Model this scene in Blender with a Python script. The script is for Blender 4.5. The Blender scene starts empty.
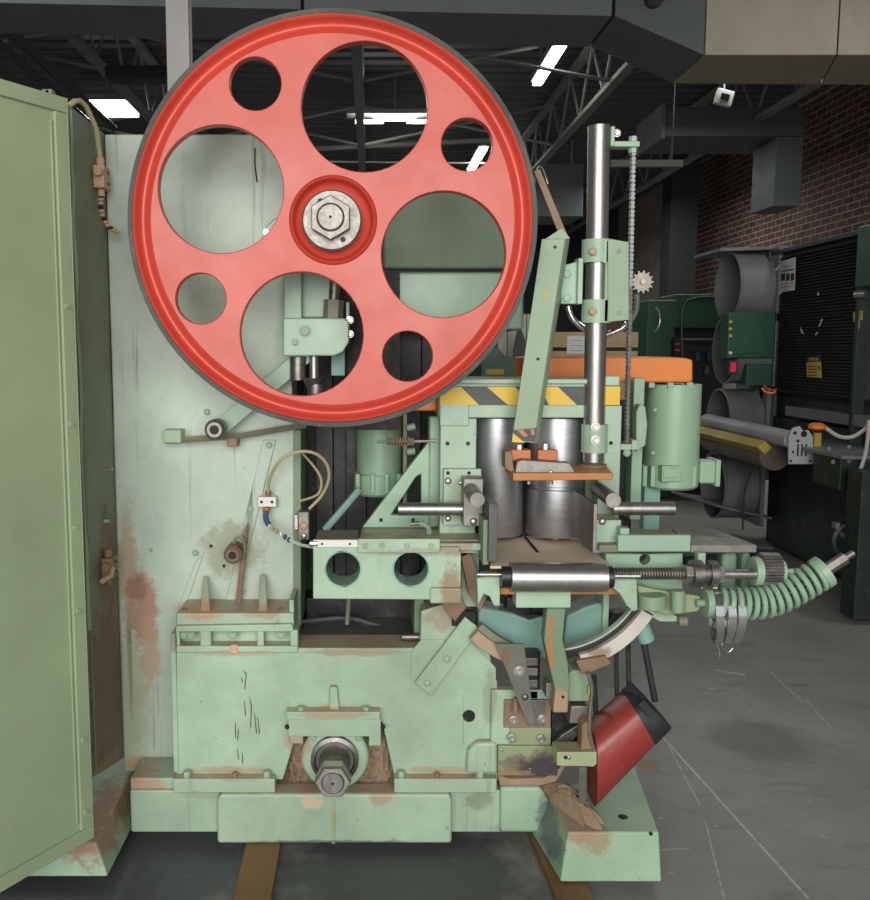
import bpy, bmesh, math, random
from mathutils import Vector, Matrix
from mathutils.geometry import tessellate_polygon
random.seed(7)
SC = bpy.context.scene
COL = SC.collection
sin, cos, pi, rad = math.sin, math.cos, math.pi, math.radians

# ------------------------------------------------------------------ camera, world, light, exposure
F, CX, TH, H = 900.0, 370.0, math.atan(0.111), 1.5      # focal length in px, optical axis column, pitch, eye height
cam_d = bpy.data.cameras.new('camera'); cam = bpy.data.objects.new('camera', cam_d); COL.objects.link(cam)
cam.location = (0, 0, H); cam.rotation_euler = (pi/2 - TH, 0, 0)
cam_d.sensor_width = 36; cam_d.lens = 36*F/900; cam_d.shift_x = (435-CX)/900; cam_d.clip_start = .05; cam_d.clip_end = 100
SC.camera = cam
world = bpy.data.worlds.new('hall_air'); SC.world = world; world.use_nodes = True
world.node_tree.nodes['Background'].inputs[0].default_value = (.93, .97, 1, 1)
world.node_tree.nodes['Background'].inputs[1].default_value = .62
def area(name, loc, rot, sx, sy, power, col=(1, 1, 1)):
    d = bpy.data.lights.new(name, 'AREA'); d.shape = 'RECTANGLE'; d.size = sx; d.size_y = sy; d.energy = power; d.color = col
    o = bpy.data.objects.new(name, d); COL.objects.link(o); o.location = loc; o.rotation_euler = rot
    return o
# daylight through the open loading door behind the camera
area('loading_door_daylight', (-.3, -3.4, 2.5), (rad(84), 0, rad(3)), 5.0, 3.4, 330, (1, .985, .95))
# fill lights added under the roof to brighten the hall and floor
for i, (lx, ly, pw) in enumerate(((3.4, 4.4, 26), (-2.6, 4.4, 30), (3.6, 9.5, 34), (-1.4, 10.5, 48), (4.4, 14.5, 46), (-2.6, 16, 60), (1.6, 18.5, 60))):
    area('added_ceiling_fill', (lx, ly, 4.15), (0, 0, 0), .5, 1.2, pw, (.95, 1, .97))
SC.view_settings.view_transform = 'Standard'; SC.view_settings.look = 'None'
SC.view_settings.exposure = 0.18; SC.view_settings.gamma = 1; SC.view_settings.use_curve_mapping = False

# ------------------------------------------------------------------ helpers
def P(px, py, Y):
    """world point at depth Y seen at photo pixel (px, py)"""
    u = (px-CX)/F; v = (450-py)/F
    t = Y/(cos(TH)+v*sin(TH))
    return Vector((u*t, Y, H+(-sin(TH)+v*cos(TH))*t))
WL = {}
class B:
    """collects shapes into one mesh"""
    def __init__(s): s.bm = bmesh.new()
    def face(s, pts): return s.bm.faces.new([s.bm.verts.new(p) for p in pts])
    def loft(s, rings, close=True, caps=True):
        vr = [[s.bm.verts.new(p) for p in r] for r in rings]
        n = len(vr[0])
        for a, b in zip(vr, vr[1:]):
            for i in range(n if close else n-1):
                j = (i+1) % n
                s.bm.faces.new((a[i], a[j], b[j], b[i]))
        if caps:
            s.bm.faces.new(vr[0][::-1]); s.bm.faces.new(vr[-1])
        return s
    def prism(s, loops, y0, y1):
        """loops of (x,z): outer, then holes; extruded y0..y1"""
        if len(loops) == 1:
            L = loops[0]
            return s.loft([[(x, y0, z) for x, z in L], [(x, y1, z) for x, z in L]])
        va = [[s.bm.verts.new((x, y0, z)) for x, z in L] for L in loops]
        vb = [[s.bm.verts.new((x, y1, z)) for x, z in L] for L in loops]
        for V in (va, vb):
            ed = [s.bm.edges.new((L[i], L[(i+1) % len(L)])) for L in V for i in range(len(L))]
            bmesh.ops.triangle_fill(s.bm, use_beauty=True, edges=ed)
        for A, Bb in zip(va, vb):
            for i in range(len(A)):
                j = (i+1) % len(A)
                s.bm.faces.new((A[i], A[j], Bb[j], Bb[i]))
        return s
    def hull8(s, a, b):
        """two quads joined"""
        return s.loft([a, b])
    def box(s, x0, x1, y0, y1, z0, z1):
        return s.loft([[(x0, y0, z0), (x1, y0, z0), (x1, y0, z1), (x0, y0, z1)], [(x0, y1, z0), (x1, y1, z0), (x1, y1, z1), (x0, y1, z1)]])
    def cyl(s, p0, p1, r, n=20, r1=None):
        return s.tube([p0, p1], [r, r if r1 is None else r1], n)
    def tube(s, pts, r, n=8, caps=True):
        pts = [Vector(p) for p in pts]
        rs = r if isinstance(r, (list, tuple)) else [r]*len(pts)
        rings = []; up = None
        for i, p in enumerate(pts):
            d = (pts[min(i+1, len(pts)-1)]-pts[max(i-1, 0)]).normalized()
            if up is None:
                up = Vector((0, 0, 1)) if abs(d.z) < .9 else Vector((0, 1, 0))
            x = d.cross(up).normalized(); up = x.cross(d).normalized()
            rings.append([p+(x*cos(2*pi*k/n)+up*sin(2*pi*k/n))*rs[i] for k in range(n)])
        return s.loft(rings, True, caps)
    def lathe(s, prof, c, axis='y', n=64, closed=False):
        """prof of (radius, offset along axis)"""
        c = Vector(c); rings = []
        for r, h in prof:
            ring = []
            for k in range(n):
                a = 2*pi*k/n; u, v = r*cos(a), r*sin(a)
                ring.append(c+Vector((u, h, v) if axis == 'y' else (h, u, v) if axis == 'x' else (u, v, h)))
            rings.append(ring)
        if closed: rings.append(rings[0])
        if closed:
            vr = [[s.bm.verts.new(p) for p in r] for r in rings[:-1]]; vr.append(vr[0])
            for a, b in zip(vr, vr[1:]):
                for i in range(n):
                    j = (i+1) % n; s.bm.faces.new((a[i], a[j], b[j], b[i]))
            return s
        return s.loft(rings, True, True)
    def make(s, name, m, parent=None, bev=0, sharp=35, seg=2):
        bm = s.bm
        bmesh.ops.recalc_face_normals(bm, faces=bm.faces)
        xs = [v.co for v in bm.verts]
        lo = Vector((min(v.x for v in xs), min(v.y for v in xs), min(v.z for v in xs)))
        hi = Vector((max(v.x for v in xs), max(v.y for v in xs), max(v.z for v in xs)))
        c = (lo+hi)/2
        if parent is None: c.z = lo.z
        for v in bm.verts: v.co -= c
        for f in bm.faces: f.smooth = True
        if not bev:
            for e in bm.edges:
                if len(e.link_faces) == 2 and e.calc_face_angle(0) > rad(sharp): e.smooth = False
        me = bpy.data.meshes.new(name); bm.to_mesh(me); bm.free()
        me.materials.append(m)
        o = bpy.data.objects.new(name, me); COL.objects.link(o)
        WL[o.name] = c.copy()
        if parent is not None:
            o.parent = parent; o.location = c-WL[parent.name]
        else: o.location = c
        if bev:
            b = o.modifiers.new('round', 'BEVEL'); b.width = bev; b.segments = seg; b.limit_method = 'ANGLE'; b.angle_limit = rad(40); b.harden_normals = True
        return o
def put(name, data, loc, parent=None, rot=None):
    o = bpy.data.objects.new(name, data); COL.objects.link(o); loc = Vector(loc); WL[o.name] = loc.copy()
    if parent is not None: o.parent = parent; o.location = loc-WL[parent.name]
    else: o.location = loc
    if rot: o.rotation_euler = rot
    return o
def empty(name, loc):
    o = put(name, None, loc); o.empty_display_size = .1
    return o
def tag(o, label=None, cat=None, group=None, kind=None):
    if label: o['label'] = label
    if cat: o['category'] = cat
    if group: o['group'] = group
    if kind: o['kind'] = kind
    return o
def px(pts, Y): return [(lambda q: (q.x, q.z))(P(a, b, Y)) for a, b in pts]
def circ(cx, cy, r, Y, n=24, a0=0):
    c = P(cx, cy, Y); R = r*Y/F
    return [(c.x+R*cos(a0+2*pi*k/n), c.z+R*sin(a0+2*pi*k/n)) for k in range(n)]
def plate(name, pts, Y, t, m, parent, bev=.003, holes=()):
    """a slab with the outline pts (photo pixels at depth Y), t thick going away"""
    return B().prism([px(pts, Y)]+list(holes), Y, Y+t).make(name, m, parent, bev)
def R4(x0, y0, x1, y1): return [(x0, y1), (x1, y1), (x1, y0), (x0, y0)]
def rect(name, x0, y0, x1, y1, Y, t, m, parent, bev=.003, holes=()):
    a, b, c, d = P(x0, y0, Y), P(x0, y1, Y), P(x1, y0, Y), P(x1, y1, Y)
    X0, X1 = (a.x+b.x)/2, (c.x+d.x)/2; Z0, Z1 = (b.z+d.z)/2, (a.z+c.z)/2
    return B().prism([[(X0, Z0), (X1, Z0), (X1, Z1), (X0, Z1)]]+list(holes), Y, Y+t).make(name, m, parent, bev)
def rod(name, a, b, rpx, m, parent, n=20, bev=0, rpx1=None):
    """a,b = (px,py,Y)"""
    r = rpx*a[2]/F
    return B().cyl(P(*a), P(*b), r, n, None if rpx1 is None else rpx1*b[2]/F).make(name, m, parent, bev)
def cable(name, pts, rpx, m, parent, n=8, sub=6):
    W = [P(*p) for p in pts]; out = []
    for i in range(len(W)-1):
        p0, p1, p2, p3 = W[max(i-1, 0)], W[i], W[i+1], W[min(i+2, len(W)-1)]
        for k in range(sub):
            t = k/sub
            out.append(.5*((2*p1)+(p2-p0)*t+(2*p0-5*p1+4*p2-p3)*t*t+(3*p1-p0-3*p2+p3)*t**3))
    out.append(W[-1])
    return B().tube(out, rpx*pts[0][2]/F, n).make(name, m, parent)

# ------------------------------------------------------------------ materials
def lin(c):
    return tuple(((v/255)/12.92 if v/255 <= .04045 else (((v/255)+.055)/1.055)**2.4) for v in c)+(1,)
class NT:
    def __init__(s, name):
        s.m = bpy.data.materials.new(name); s.m.use_nodes = True; s.t = s.m.node_tree
        s.b = s.t.nodes['Principled BSDF']; s.pos = None
    def n(s, typ, **kw):
        o = s.t.nodes.new(typ)
        for k, v in kw.items():
            if k.startswith('i_'):
                key = k[2:]; o.inputs[int(key) if key.isdigit() else key].default_value = v
            else: setattr(o, k, v)
        return o
    def l(s, a, b): s.t.links.new(a, b)
    def P(s):
        if not s.pos: s.pos = s.n('ShaderNodeNewGeometry')
        return s.pos
    def noise(s, scale, detail=4, rough=.6, stretch=None):
        nz = s.n('ShaderNodeTexNoise'); nz.inputs['Scale'].default_value = scale; nz.inputs['Detail'].default_value = detail; nz.inputs['Roughness'].default_value = rough
        if stretch:
            mp = s.n('ShaderNodeMapping'); mp.inputs['Scale'].default_value = stretch; s.l(s.P().outputs['Position'], mp.inputs['Vector']); s.l(mp.outputs[0], nz.inputs['Vector'])
        else: s.l(s.P().outputs['Position'], nz.inputs['Vector'])
        return nz.outputs['Fac']
    def ramp(s, fac, a, b):
        r = s.n('ShaderNodeMapRange'); r.inputs['From Min'].default_value = a; r.inputs['From Max'].default_value = b; s.l(fac, r.inputs['Value']); return r.outputs[0]
    def math(s, op, a, b=None):
        o = s.n('ShaderNodeMath', operation=op)
        for i, v in enumerate((a, b)):
            if v is None: continue
            if isinstance(v, (int, float)): o.inputs[i].default_value = v
            else: s.l(v, o.inputs[i])
        return o.outputs[0]
    def mix(s, fac, a, b):
        o = s.n('ShaderNodeMix', data_type='RGBA')
        for i, v in ((0, fac), (6, a), (7, b)):
            if isinstance(v, (int, float)): o.inputs[i].default_value = v
            elif isinstance(v, tuple): o.inputs[i].default_value = v
            else: s.l(v, o.inputs[i])
        return o.outputs[2]
    def blob(s, c, r):
        """0..1 mask: ellipsoid at world point c, radii r, ragged"""
        mp = s.n('ShaderNodeMapping'); mp.vector_type = 'TEXTURE'
        mp.inputs['Location'].default_value = c; mp.inputs['Scale'].default_value = r
        s.l(s.P().outputs['Position'], mp.inputs['Vector'])
        ln = s.n('ShaderNodeVectorMath', operation='LENGTH'); s.l(mp.outputs[0], ln.inputs[0])
        return s.ramp(ln.outputs['Value'], 1.0, .35)
def paint(name, col, rough=.42, var=.10, dust=.0, dustcol=(150, 125, 100), blobs=(), drips=0, chips=0, chipcol=(70, 62, 55), metal=0, bump=.05, bscale=60):
    k = NT(name); c = lin(col)
    dark = tuple(v*(1-2.0*var) for v in c[:3])+(1,); lite = tuple(min(1, v*(1+1.2*var)) for v in c[:3])+(1,)
    cc = k.mix(k.ramp(k.noise(3.2, 5, .65), .3, .7), dark, lite)
    fine = k.ramp(k.noise(28, 4, .7), .56, .8)
    cc = k.mix(k.math('MULTIPLY', fine, var*2.2), cc, lin(dustcol))
    if drips:
        d = k.math('MULTIPLY', k.ramp(k.noise(1, 3, .5, (38, 38, 1.5)), .60, .70), k.ramp(k.noise(2.2, 2), .42, .6))
        cc = k.mix(k.math('MULTIPLY', d, drips), cc, lin((92, 92, 78)))
    if chips:
        d = k.ramp(k.noise(34, 3, .55), .70, .73)
        cc = k.mix(k.math('MULTIPLY', d, chips), cc, lin(chipcol))
    if dust:
        sp = k.n('ShaderNodeSeparateXYZ'); k.l(k.P().outputs['Normal'], sp.inputs[0])
        up = k.ramp(sp.outputs['Z'], .55, .95)
        cc = k.mix(k.math('MULTIPLY', k.math('MULTIPLY', up, dust), k.ramp(k.noise(14, 4), .25, .6)), cc, lin(dustcol))
    for c0, r0, col0, amt in blobs:
        msk = k.ramp(k.math('ADD', k.blob(c0, r0), k.math('MULTIPLY', k.math('SUBTRACT', k.noise(20, 9, .78), .5), 2.6)), .36, .78)
        inside = k.ramp(k.blob(c0, r0), .0, .12)
        cc = k.mix(k.math('MULTIPLY', k.math('MULTIPLY', msk, inside), amt), cc, lin(col0))
    k.l(cc, k.b.inputs['Base Color'])
    k.l(k.ramp(k.noise(9, 3), .2, .8), (rr := k.n('ShaderNodeMapRange')).inputs['Value'])
    rr.inputs['To Min'].default_value = rough-.07; rr.inputs['To Max'].default_value = rough+.10
    k.l(rr.outputs[0], k.b.inputs['Roughness'])
    k.b.inputs['Metallic'].default_value = metal
    if bump:
        bp = k.n('ShaderNodeBump'); bp.inputs['Strength'].default_value = bump; bp.inputs['Distance'].default_value = .004
        k.l(k.noise(bscale, 4), bp.inputs['Height']); k.l(bp.outputs[0], k.b.inputs['Normal'])
    return k.m
def steel(name, col=(150, 150, 150), rough=.3, stretch=(40, 40, 4), var=.12, dirt=.0, dirtcol=(90, 70, 55)):
    k = NT(name); c = lin(col)
    cc = k.mix(k.ramp(k.noise(2, 4, .6, stretch), .3, .7), tuple(v*(1-2*var) for v in c[:3])+(1,), tuple(min(1, v*(1+var)) for v in c[:3])+(1,))
    if dirt: cc = k.mix(k.math('MULTIPLY', k.ramp(k.noise(18, 5, .7), .48, .68), dirt), cc, lin(dirtcol))
    k.l(cc, k.b.inputs['Base Color']); k.b.inputs['Metallic'].default_value = .92
    k.l(k.ramp(k.noise(6, 4, .6, stretch), .2, .8), (rr := k.n('ShaderNodeMapRange')).inputs['Value'])
    rr.inputs['To Min'].default_value = rough-.06; rr.inputs['To Max'].default_value = rough+.12
    k.l(rr.outputs[0], k.b.inputs['Roughness'])
    return k.m
def glow(name, col, strength):
    k = NT(name); k.b.inputs['Base Color'].default_value = (.8, .8, .8, 1) if strength > 1 else (.12, .01, .02, 1); k.b.inputs['Emission Color'].default_value = lin(col); k.b.inputs['Emission Strength'].default_value = strength
    return k.m
M = {}
BR = (128, 96, 78)
SAND = (168, 148, 122)
M['green'] = paint('green_enamel', (164, 188, 163), .40, .125, drips=.22, dust=1.0, dustcol=(172, 146, 122), chips=.35, blobs=[
    (P(300, 742, 2.59), (.07, .2, .07), SAND, .8), (P(382, 800, 2.52), (.06, .1, .05), SAND, .85), (P(312, 808, 2.52), (.05, .1, .03), (206, 178, 150), .8),
    (P(520, 795, 2.59), (.07, .16, .035), (92, 66, 48), .9), (P(545, 815, 2.5), (.05, .2, .04), (90, 96, 92), .8), (P(586, 815, 2.4), (.08, .2, .06), (140, 118, 90), .8),
    (P(480, 800, 2.59), (.06, .1, .05), (112, 108, 78), .5), (P(440, 620, 2.56), (.07, .2, .06), (158, 138, 118), .75), (P(452, 590, 2.45), (.05, .2, .10), (150, 118, 92), .8),
    (P(203, 608, 2.65), (.09, .2, .04), (182, 132, 98), .7), (P(265, 608, 2.65), (.09, .2, .03), (170, 128, 100), .6), (P(174, 640, 2.6), (.02, .2, .05), BR, .6),
    (P(232, 774, 2.57), (.19, .2, .022), SAND, .75), (P(445, 774, 2.57), (.17, .2, .022), SAND, .75), (P(360, 652, 2.59), (.22, .2, .02), (150, 132, 112), .7), (P(236, 654, 2.58), (.19, .1, .016), SAND, .6), (P(334, 713, 2.56), (.17, .2, .022), SAND, .8),
    (P(420, 553, 2.44), (.2, .2, .022), (150, 138, 118), .6), (P(334, 822, 2.55), (.010, .1, .08), (150, 146, 104), .6), (P(490, 700, 2.58), (.03, .1, .14), (132, 138, 106), .5), (P(520, 832, 2.57), (.12, .2, .02), (84, 92, 84), .7), (P(330, 842, 2.55), (.34, .1, .012), (92, 96, 84), .7),
    (P(205, 792, 2.59), (.12, .1, .03), (150, 150, 120), .5), (P(455, 545, 2.5), (.08, .3, .03), (150, 130, 106), .7), (P(590, 395, 2.6), (.05, .1, .05), (150, 146, 122), .4), (P(458, 500, 2.58), (.05, .1, .10), (140, 150, 120), .5)])
M['column'] = paint('column_enamel', (184, 198, 182), .45, .10, drips=.85, chips=.25, blobs=[
    (P(143, 610, 2.75), (.075, .2, .2), (166, 130, 106), .9), (P(127, 570, 2.75), (.045, .2, .3), (164, 138, 110), .7), (P(150, 650, 2.75), (.05, .2, .2), (178, 148, 124), .8), (P(136, 590, 2.75), (.05, .2, .07), (146, 108, 88), .8),
    (P(128, 700, 2.75), (.10, .2, .32), (158, 162, 118), .5), (P(140, 764, 2.75), (.2, .2, .035), (186, 152, 126), .85), (P(232, 550, 2.75), (.14, .2, .13), (146, 150, 122), .75), (P(208, 330, 2.75), (.14, .2, .2), (160, 168, 140), .6),
    (P(210, 607, 2.75), (.14, .2, .03), (190, 130, 92), .8)])
M['door'] = paint('door_enamel', (150, 166, 132), .40, .06, chips=.18, chipcol=(190, 200, 170), blobs=[(P(70, 845, 2.3), (.10, .12, .05), (196, 164, 138), .9), (P(40, 865, 2.25), (.12, .12, .03), (190, 196, 168), .5)])
M['jamb'] = paint('inner_side_enamel', (122, 128, 104), .5, .10, blobs=[
    (P(112, 700, 2.6), (.2, .3, .45), (112, 84, 66), .85), (P(112, 560, 2.65), (.2, .12, .25), (112, 84, 66), .85), (P(110, 790, 2.5), (.3, .3, .12), (164, 132, 108), .9)])
M['foot'] = paint('foot_enamel', (160, 188, 160), .42, .10, chips=.5, blobs=[
    (P(107, 810, 2.5), (.16, .4, .16), (150, 118, 96), .95), (P(140, 795, 2.59), (.13, .3, .09), (186, 154, 130), .9),
    (P(598, 840, 2.35), (.07, .12, .06), (158, 132, 98), .75), (P(572, 815, 2.45), (.09, .3, .05), (160, 134, 108), .85), (P(550, 830, 2.5), (.05, .2, .10), (96, 104, 108), .8)])
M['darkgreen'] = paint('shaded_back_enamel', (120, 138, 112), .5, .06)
M['teal'] = paint('teal_enamel', (128, 168, 156), .42, .12, dust=.4)
M['rgreen'] = paint('blue_green_enamel', (156, 186, 160), .36, .08, dust=.9, dustcol=(150, 136, 118))
M['motor'] = paint('motor_enamel', (150, 180, 152), .34, .06)
M['armgreen'] = paint('guard_arm_enamel', (142, 164, 134), .42, .05, chips=.15)
M['red'] = paint('red_wheel_enamel', (198, 78, 62), .38, .05, chips=.12, bump=.02)
M['redrim'] = paint('red_rim_enamel', (196, 66, 50), .36, .06, chips=.2, bump=.02)
M['chute'] = paint('red_chute_paint', (150, 56, 52), .38, .12, dust=.2)
M['rubber'] = paint('black_rubber', (44, 44, 46), .55, .12)
M['black'] = paint('black_fabric_and_gap_shade', (16, 16, 18), .6, .15)  # linings, and plain black standing in for shade inside holes and gaps
M['greyblack'] = paint('oily_black', (30, 31, 33), .35, .2)
M['bellows'] = paint('bluish_black_bellows', (26, 27, 31), .45, .25, chips=.25, chipcol=(92, 96, 112))
M['bandedge'] = paint('worn_rim_edge', (78, 76, 72), .5, .18, chips=.4, chipcol=(150, 140, 125))
M['yellow'] = paint('hazard_yellow', (222, 186, 62), .5, .06, chips=.2)
M['charcoal'] = paint('hazard_black', (70, 74, 74), .5, .12)
M['orange'] = paint('orange_enamel', (226, 128, 48), .4, .04)
M['wood'] = paint('orange_brown_plate', (188, 122, 70), .5, .14, chips=.3)
M['terracotta'] = paint('orange_block_paint', (196, 116, 70), .5, .1)
M['plank'] = paint('stained_skid', (130, 96, 60), .55, .16, bump=.15)
M['dustwood'] = paint('sawdust_covered_board', (214, 196, 170), .7, .08)
M['sawdust'] = paint('packed_sawdust', (158, 134, 110), .9, .2, bump=1, bscale=70)
M['paledust'] = paint('pale_sawdust', (168, 144, 118), .9, .12, bump=.8, bscale=90)
M['burn'] = paint('scorched_panel_enamel', (146, 158, 118), .42, .1, blobs=[(P(538, 770, 2.55), (.15, .1, .085), (112, 96, 86), .8), (P(540, 770, 2.55), (.10, .1, .06), (60, 52, 58), .9), (P(510, 775, 2.55), (.1, .1, .02), (150, 120, 88), .8)])
M['olivegreen'] = paint('oily_green_enamel', (156, 168, 128), .45, .12, dust=.8, dustcol=(150, 130, 104))
M['rusty'] = paint('rust_stained_iron', (138, 112, 88), .6, .2)
M['rustgreen'] = paint('half_rusted_green', (120, 140, 112), .5, .15, blobs=[(P(560, 700, 2.44), (.04, .1, .06), (176, 140, 110), .9), (P(549, 645, 2.44), (.014, .1, .14), (168, 120, 74), .95)])
M['steel'] = steel('ground_steel', (168, 166, 163), .36)
M['roller'] = steel('turned_roller_steel', (190, 191, 194), .36, (6, 6, 60), .06)
M['hroller'] = steel('polished_roller_steel', (186, 184, 180), .30, (30, 4, 4), .05)
M['dsteel'] = steel('dull_dark_steel', (136, 133, 129), .42, (20, 20, 20), .15, .35)
M['cast'] = steel('grey_cast_iron', (150, 146, 140), .5, (14, 14, 14), .12, .35, (120, 100, 84))
M['fence'] = steel('brushed_fence_steel', (92, 92, 92), .45, (20, 20, 20), .1)
M['bolt'] = paint('painted_bolt', (150, 172, 142), .4, .1)
M['zinc'] = steel('zinc_bolt_steel', (190, 186, 178), .33, (30, 30, 30), .1)
M['chrome'] = steel('chrome_handle', (215, 215, 215), .12, (10, 10, 10), .03)
M['wedge'] = paint('rust_flecked_wedge', (118, 120, 110), .45, .14, metal=.5, blobs=[(P(505, 665, 2.5), (.02, .1, .09), (134, 100, 72), .8)])
M['arctan'] = paint('tan_scale', (176, 150, 128), .5, .1)
M['white'] = paint('white_painted_bar', (222, 222, 216), .4, .05, chips=.2)
M['arcwhite'] = paint('worn_white_scale', (206, 200, 188), .4, .08, blobs=[(P(600, 655, 2.45), (.06, .1, .03), (140, 112, 92), .8), (P(480, 650, 2.45), (.08, .1, .06), (170, 138, 112), .8)])
M['cable'] = paint('beige_cable', (176, 164, 128), .5, .08)
M['rustbox'] = paint('rust_dusted_switch', (196, 160, 132), .6, .12)
M['switchwhite'] = paint('white_switch_block', (226, 224, 216), .45, .04)
M['copper'] = paint('copper_gland', (196, 110, 62), .4, .1)
M['bluecloth'] = paint('blue_braid', (62, 84, 124), .7, .2)
M['greyspot'] = paint('green_grey_bar', (126, 126, 106), .5, .1, dust=.5)
# ------------------------------------------------------------------ hall: the setting
def onZ(a, b, z):
    d = P(a, b, 1.0)-Vector((0, 0, H)); return Vector((0, 0, H))+d*((z-H)/d.z)
def atX(a, b, X):
    d = P(a, b, 1.0)-Vector((0, 0, H)); return Vector((0, 0, H))+d*(X/d.x)
def segmask(k, a, b, w):
    """thin mark between two floor points"""
    a, b = Vector(a), Vector(b); L = (b-a).length; ang = math.atan2(b.y-a.y, b.x-a.x)
    mp = k.n('ShaderNodeMapping'); mp.vector_type = 'TEXTURE'
    mp.inputs['Location'].default_value = (a+b)/2; mp.inputs['Rotation'].default_value = (0, 0, ang); mp.inputs['Scale'].default_value = (L/2, w, 1)
    k.l(k.P().outputs['Position'], mp.inputs['Vector'])
    sp = k.n('ShaderNodeSeparateXYZ'); k.l(mp.outputs[0], sp.inputs[0])
    fx = k.math('LESS_THAN', k.math('ABSOLUTE', sp.outputs['X']), 1.0)
    fy = k.ramp(k.math('ABSOLUTE', sp.outputs['Y']), 1.0, .3)
    return k.math('MULTIPLY', fx, fy)
def concrete():
    k = NT('scuffed_concrete')
    cc = k.mix(k.ramp(k.noise(.9, 6, .65), .3, .7), lin((112, 112, 111)), lin((150, 149, 146)))
    cc = k.mix(k.math('MULTIPLY', k.ramp(k.noise(7, 6, .7), .45, .75), .4), cc, lin((146, 142, 134)))
    cc = k.mix(k.math('MULTIPLY', k.ramp(k.noise(3, 5, .7, (1, 3, 1)), .55, .7), .4), cc, lin((74, 74, 74)))
    cc = k.mix(k.math('MULTIPLY', k.ramp(k.noise(26, 2, .5), .70, .73), .75), cc, lin((176, 172, 162)))
    for (a, b, c, d, w, amt) in ((661, 735, 808, 898, .006, .75), (668, 745, 700, 805, .004, .5), (705, 820, 724, 898, .004, .5), (770, 671, 802, 702, .006, .5), (716, 670, 745, 675, .012, .8), (806, 700, 830, 727, .006, .4), (660, 850, 690, 848, .006, .4)):
        m = k.math('MULTIPLY', segmask(k, onZ(a, b, 0), onZ(c, d, 0), w), k.ramp(k.noise(30, 3), .35, .5))
        cc = k.mix(k.math('MULTIPLY', m, amt), cc, lin((205, 200, 192)))
    for (a, b, r, col) in ((645, 765, .06, (150, 116, 62)), (830, 570, .12, (120, 84, 60)), (760, 740, .3, (108, 107, 104)), (150, 870, .5, (70, 72, 78)), (400, 880, .6, (62, 63, 66)), (60, 890, .4, (70, 72, 78))):  # floor stains, then the machine's shade painted as broad dark patches
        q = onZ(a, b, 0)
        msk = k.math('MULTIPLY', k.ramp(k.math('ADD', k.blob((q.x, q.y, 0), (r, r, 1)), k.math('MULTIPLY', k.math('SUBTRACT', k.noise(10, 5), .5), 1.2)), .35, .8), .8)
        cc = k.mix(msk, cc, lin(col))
    k.l(cc, k.b.inputs['Base Color'])
    rr = k.n('ShaderNodeMapRange'); k.l(k.noise(5, 5, .7), rr.inputs['Value']); rr.inputs['To Min'].default_value = .38; rr.inputs['To Max'].default_value = .68
    k.l(rr.outputs[0], k.b.inputs['Roughness'])
    bp = k.n('ShaderNodeBump'); bp.inputs['Strength'].default_value = .12; bp.inputs['Distance'].default_value = .01
    k.l(k.noise(22, 5), bp.inputs['Height']); k.l(bp.outputs[0], k.b.inputs['Normal'])
    return k.m
M['concrete'] = concrete()
M['deck'] = paint('dark_roof_deck', (84, 84, 84), .6, .06)
M['wall'] = paint('charcoal_wall', (46, 48, 50), .8, .1)
M['mortar'] = paint('brick_mortar', (156, 144, 134), .9, .12)
M['brick1'] = paint('brown_brick', (84, 55, 48), .85, .14)
M['brick2'] = paint('dark_brown_brick', (70, 46, 42), .85, .14)
M['brick3'] = paint('reddish_brick', (94, 58, 49), .85, .14)
M['joist'] = paint('grey_joist_paint', (120, 120, 118), .6, .06)
M['ductgrey'] = paint('grey_duct_paint', (92, 96, 98), .6, .05)
M['ductdark'] = paint('dark_duct_paint', (76, 80, 82), .6, .05)
M['ductbeige'] = paint('beige_duct_paint', (150, 142, 126), .6, .05)
M['columngrey'] = paint('steel_column_paint', (168, 164, 160), .5, .05)
M['galv'] = paint('dull_galvanised', (112, 114, 114), .45, .12)
M['plategrey'] = paint('light_grey_plate', (166, 168, 170), .45, .06)
M['dkgreen'] = paint('dark_green_enamel', (36, 78, 60), .42, .08)
M['vdkgreen'] = paint('blackish_green_enamel', (30, 44, 38), .5, .12)
M['louvre'] = paint('louvre_black', (44, 46, 46), .5, .08)
M['tube'] = glow('lamp_tube', (255, 255, 250), 14)
M['crate'] = paint('crate_wood', (178, 150, 112), .65, .1)
M['paper'] = paint('white_paper', (205, 206, 204), .7, .03)
M['print'] = paint('black_print', (30, 30, 32), .7, .03)
M['sticker'] = paint('yellow_sticker', (196, 172, 74), .6, .06)
M['olive'] = paint('dull_olive_bar', (176, 152, 60), .5, .1)
M['brownroll'] = paint('brown_rubber_roll', (96, 92, 78), .5, .1)

tag(B().box(-9, 6.2, -6, 23, -.15, 0).make('floor', M['concrete']), kind='structure')
b = B(); prof = []
y = -6.0
while y < 23.2:
    prof += [(y, 5.0), (y+.16, 5.0), (y+.19, 5.04), (y+.27, 5.04)]; y += .3
b.loft([[(-9, a, z) for a, z in prof]+[(-9, y, 5.2), (-9, -6, 5.2)], [(6.4, a, z) for a, z in prof]+[(6.4, y, 5.2), (6.4, -6, 5.2)]])
tag(b.make('ceiling', M['deck']), kind='structure')
tag(B().box(-9, 6.2, 23, 23.2, 0, 5.15).make('wall_back', M['wall']), kind='structure')
tag(B().box(-9.2, -9, -6, 23.2, 0, 5.15).make('wall_left', M['wall']), kind='structure')
wr = tag(B().box(6.2, 6.5, -6, 23.2, 0, 5.15).make('wall_right', M['mortar']), kind='structure')
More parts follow.
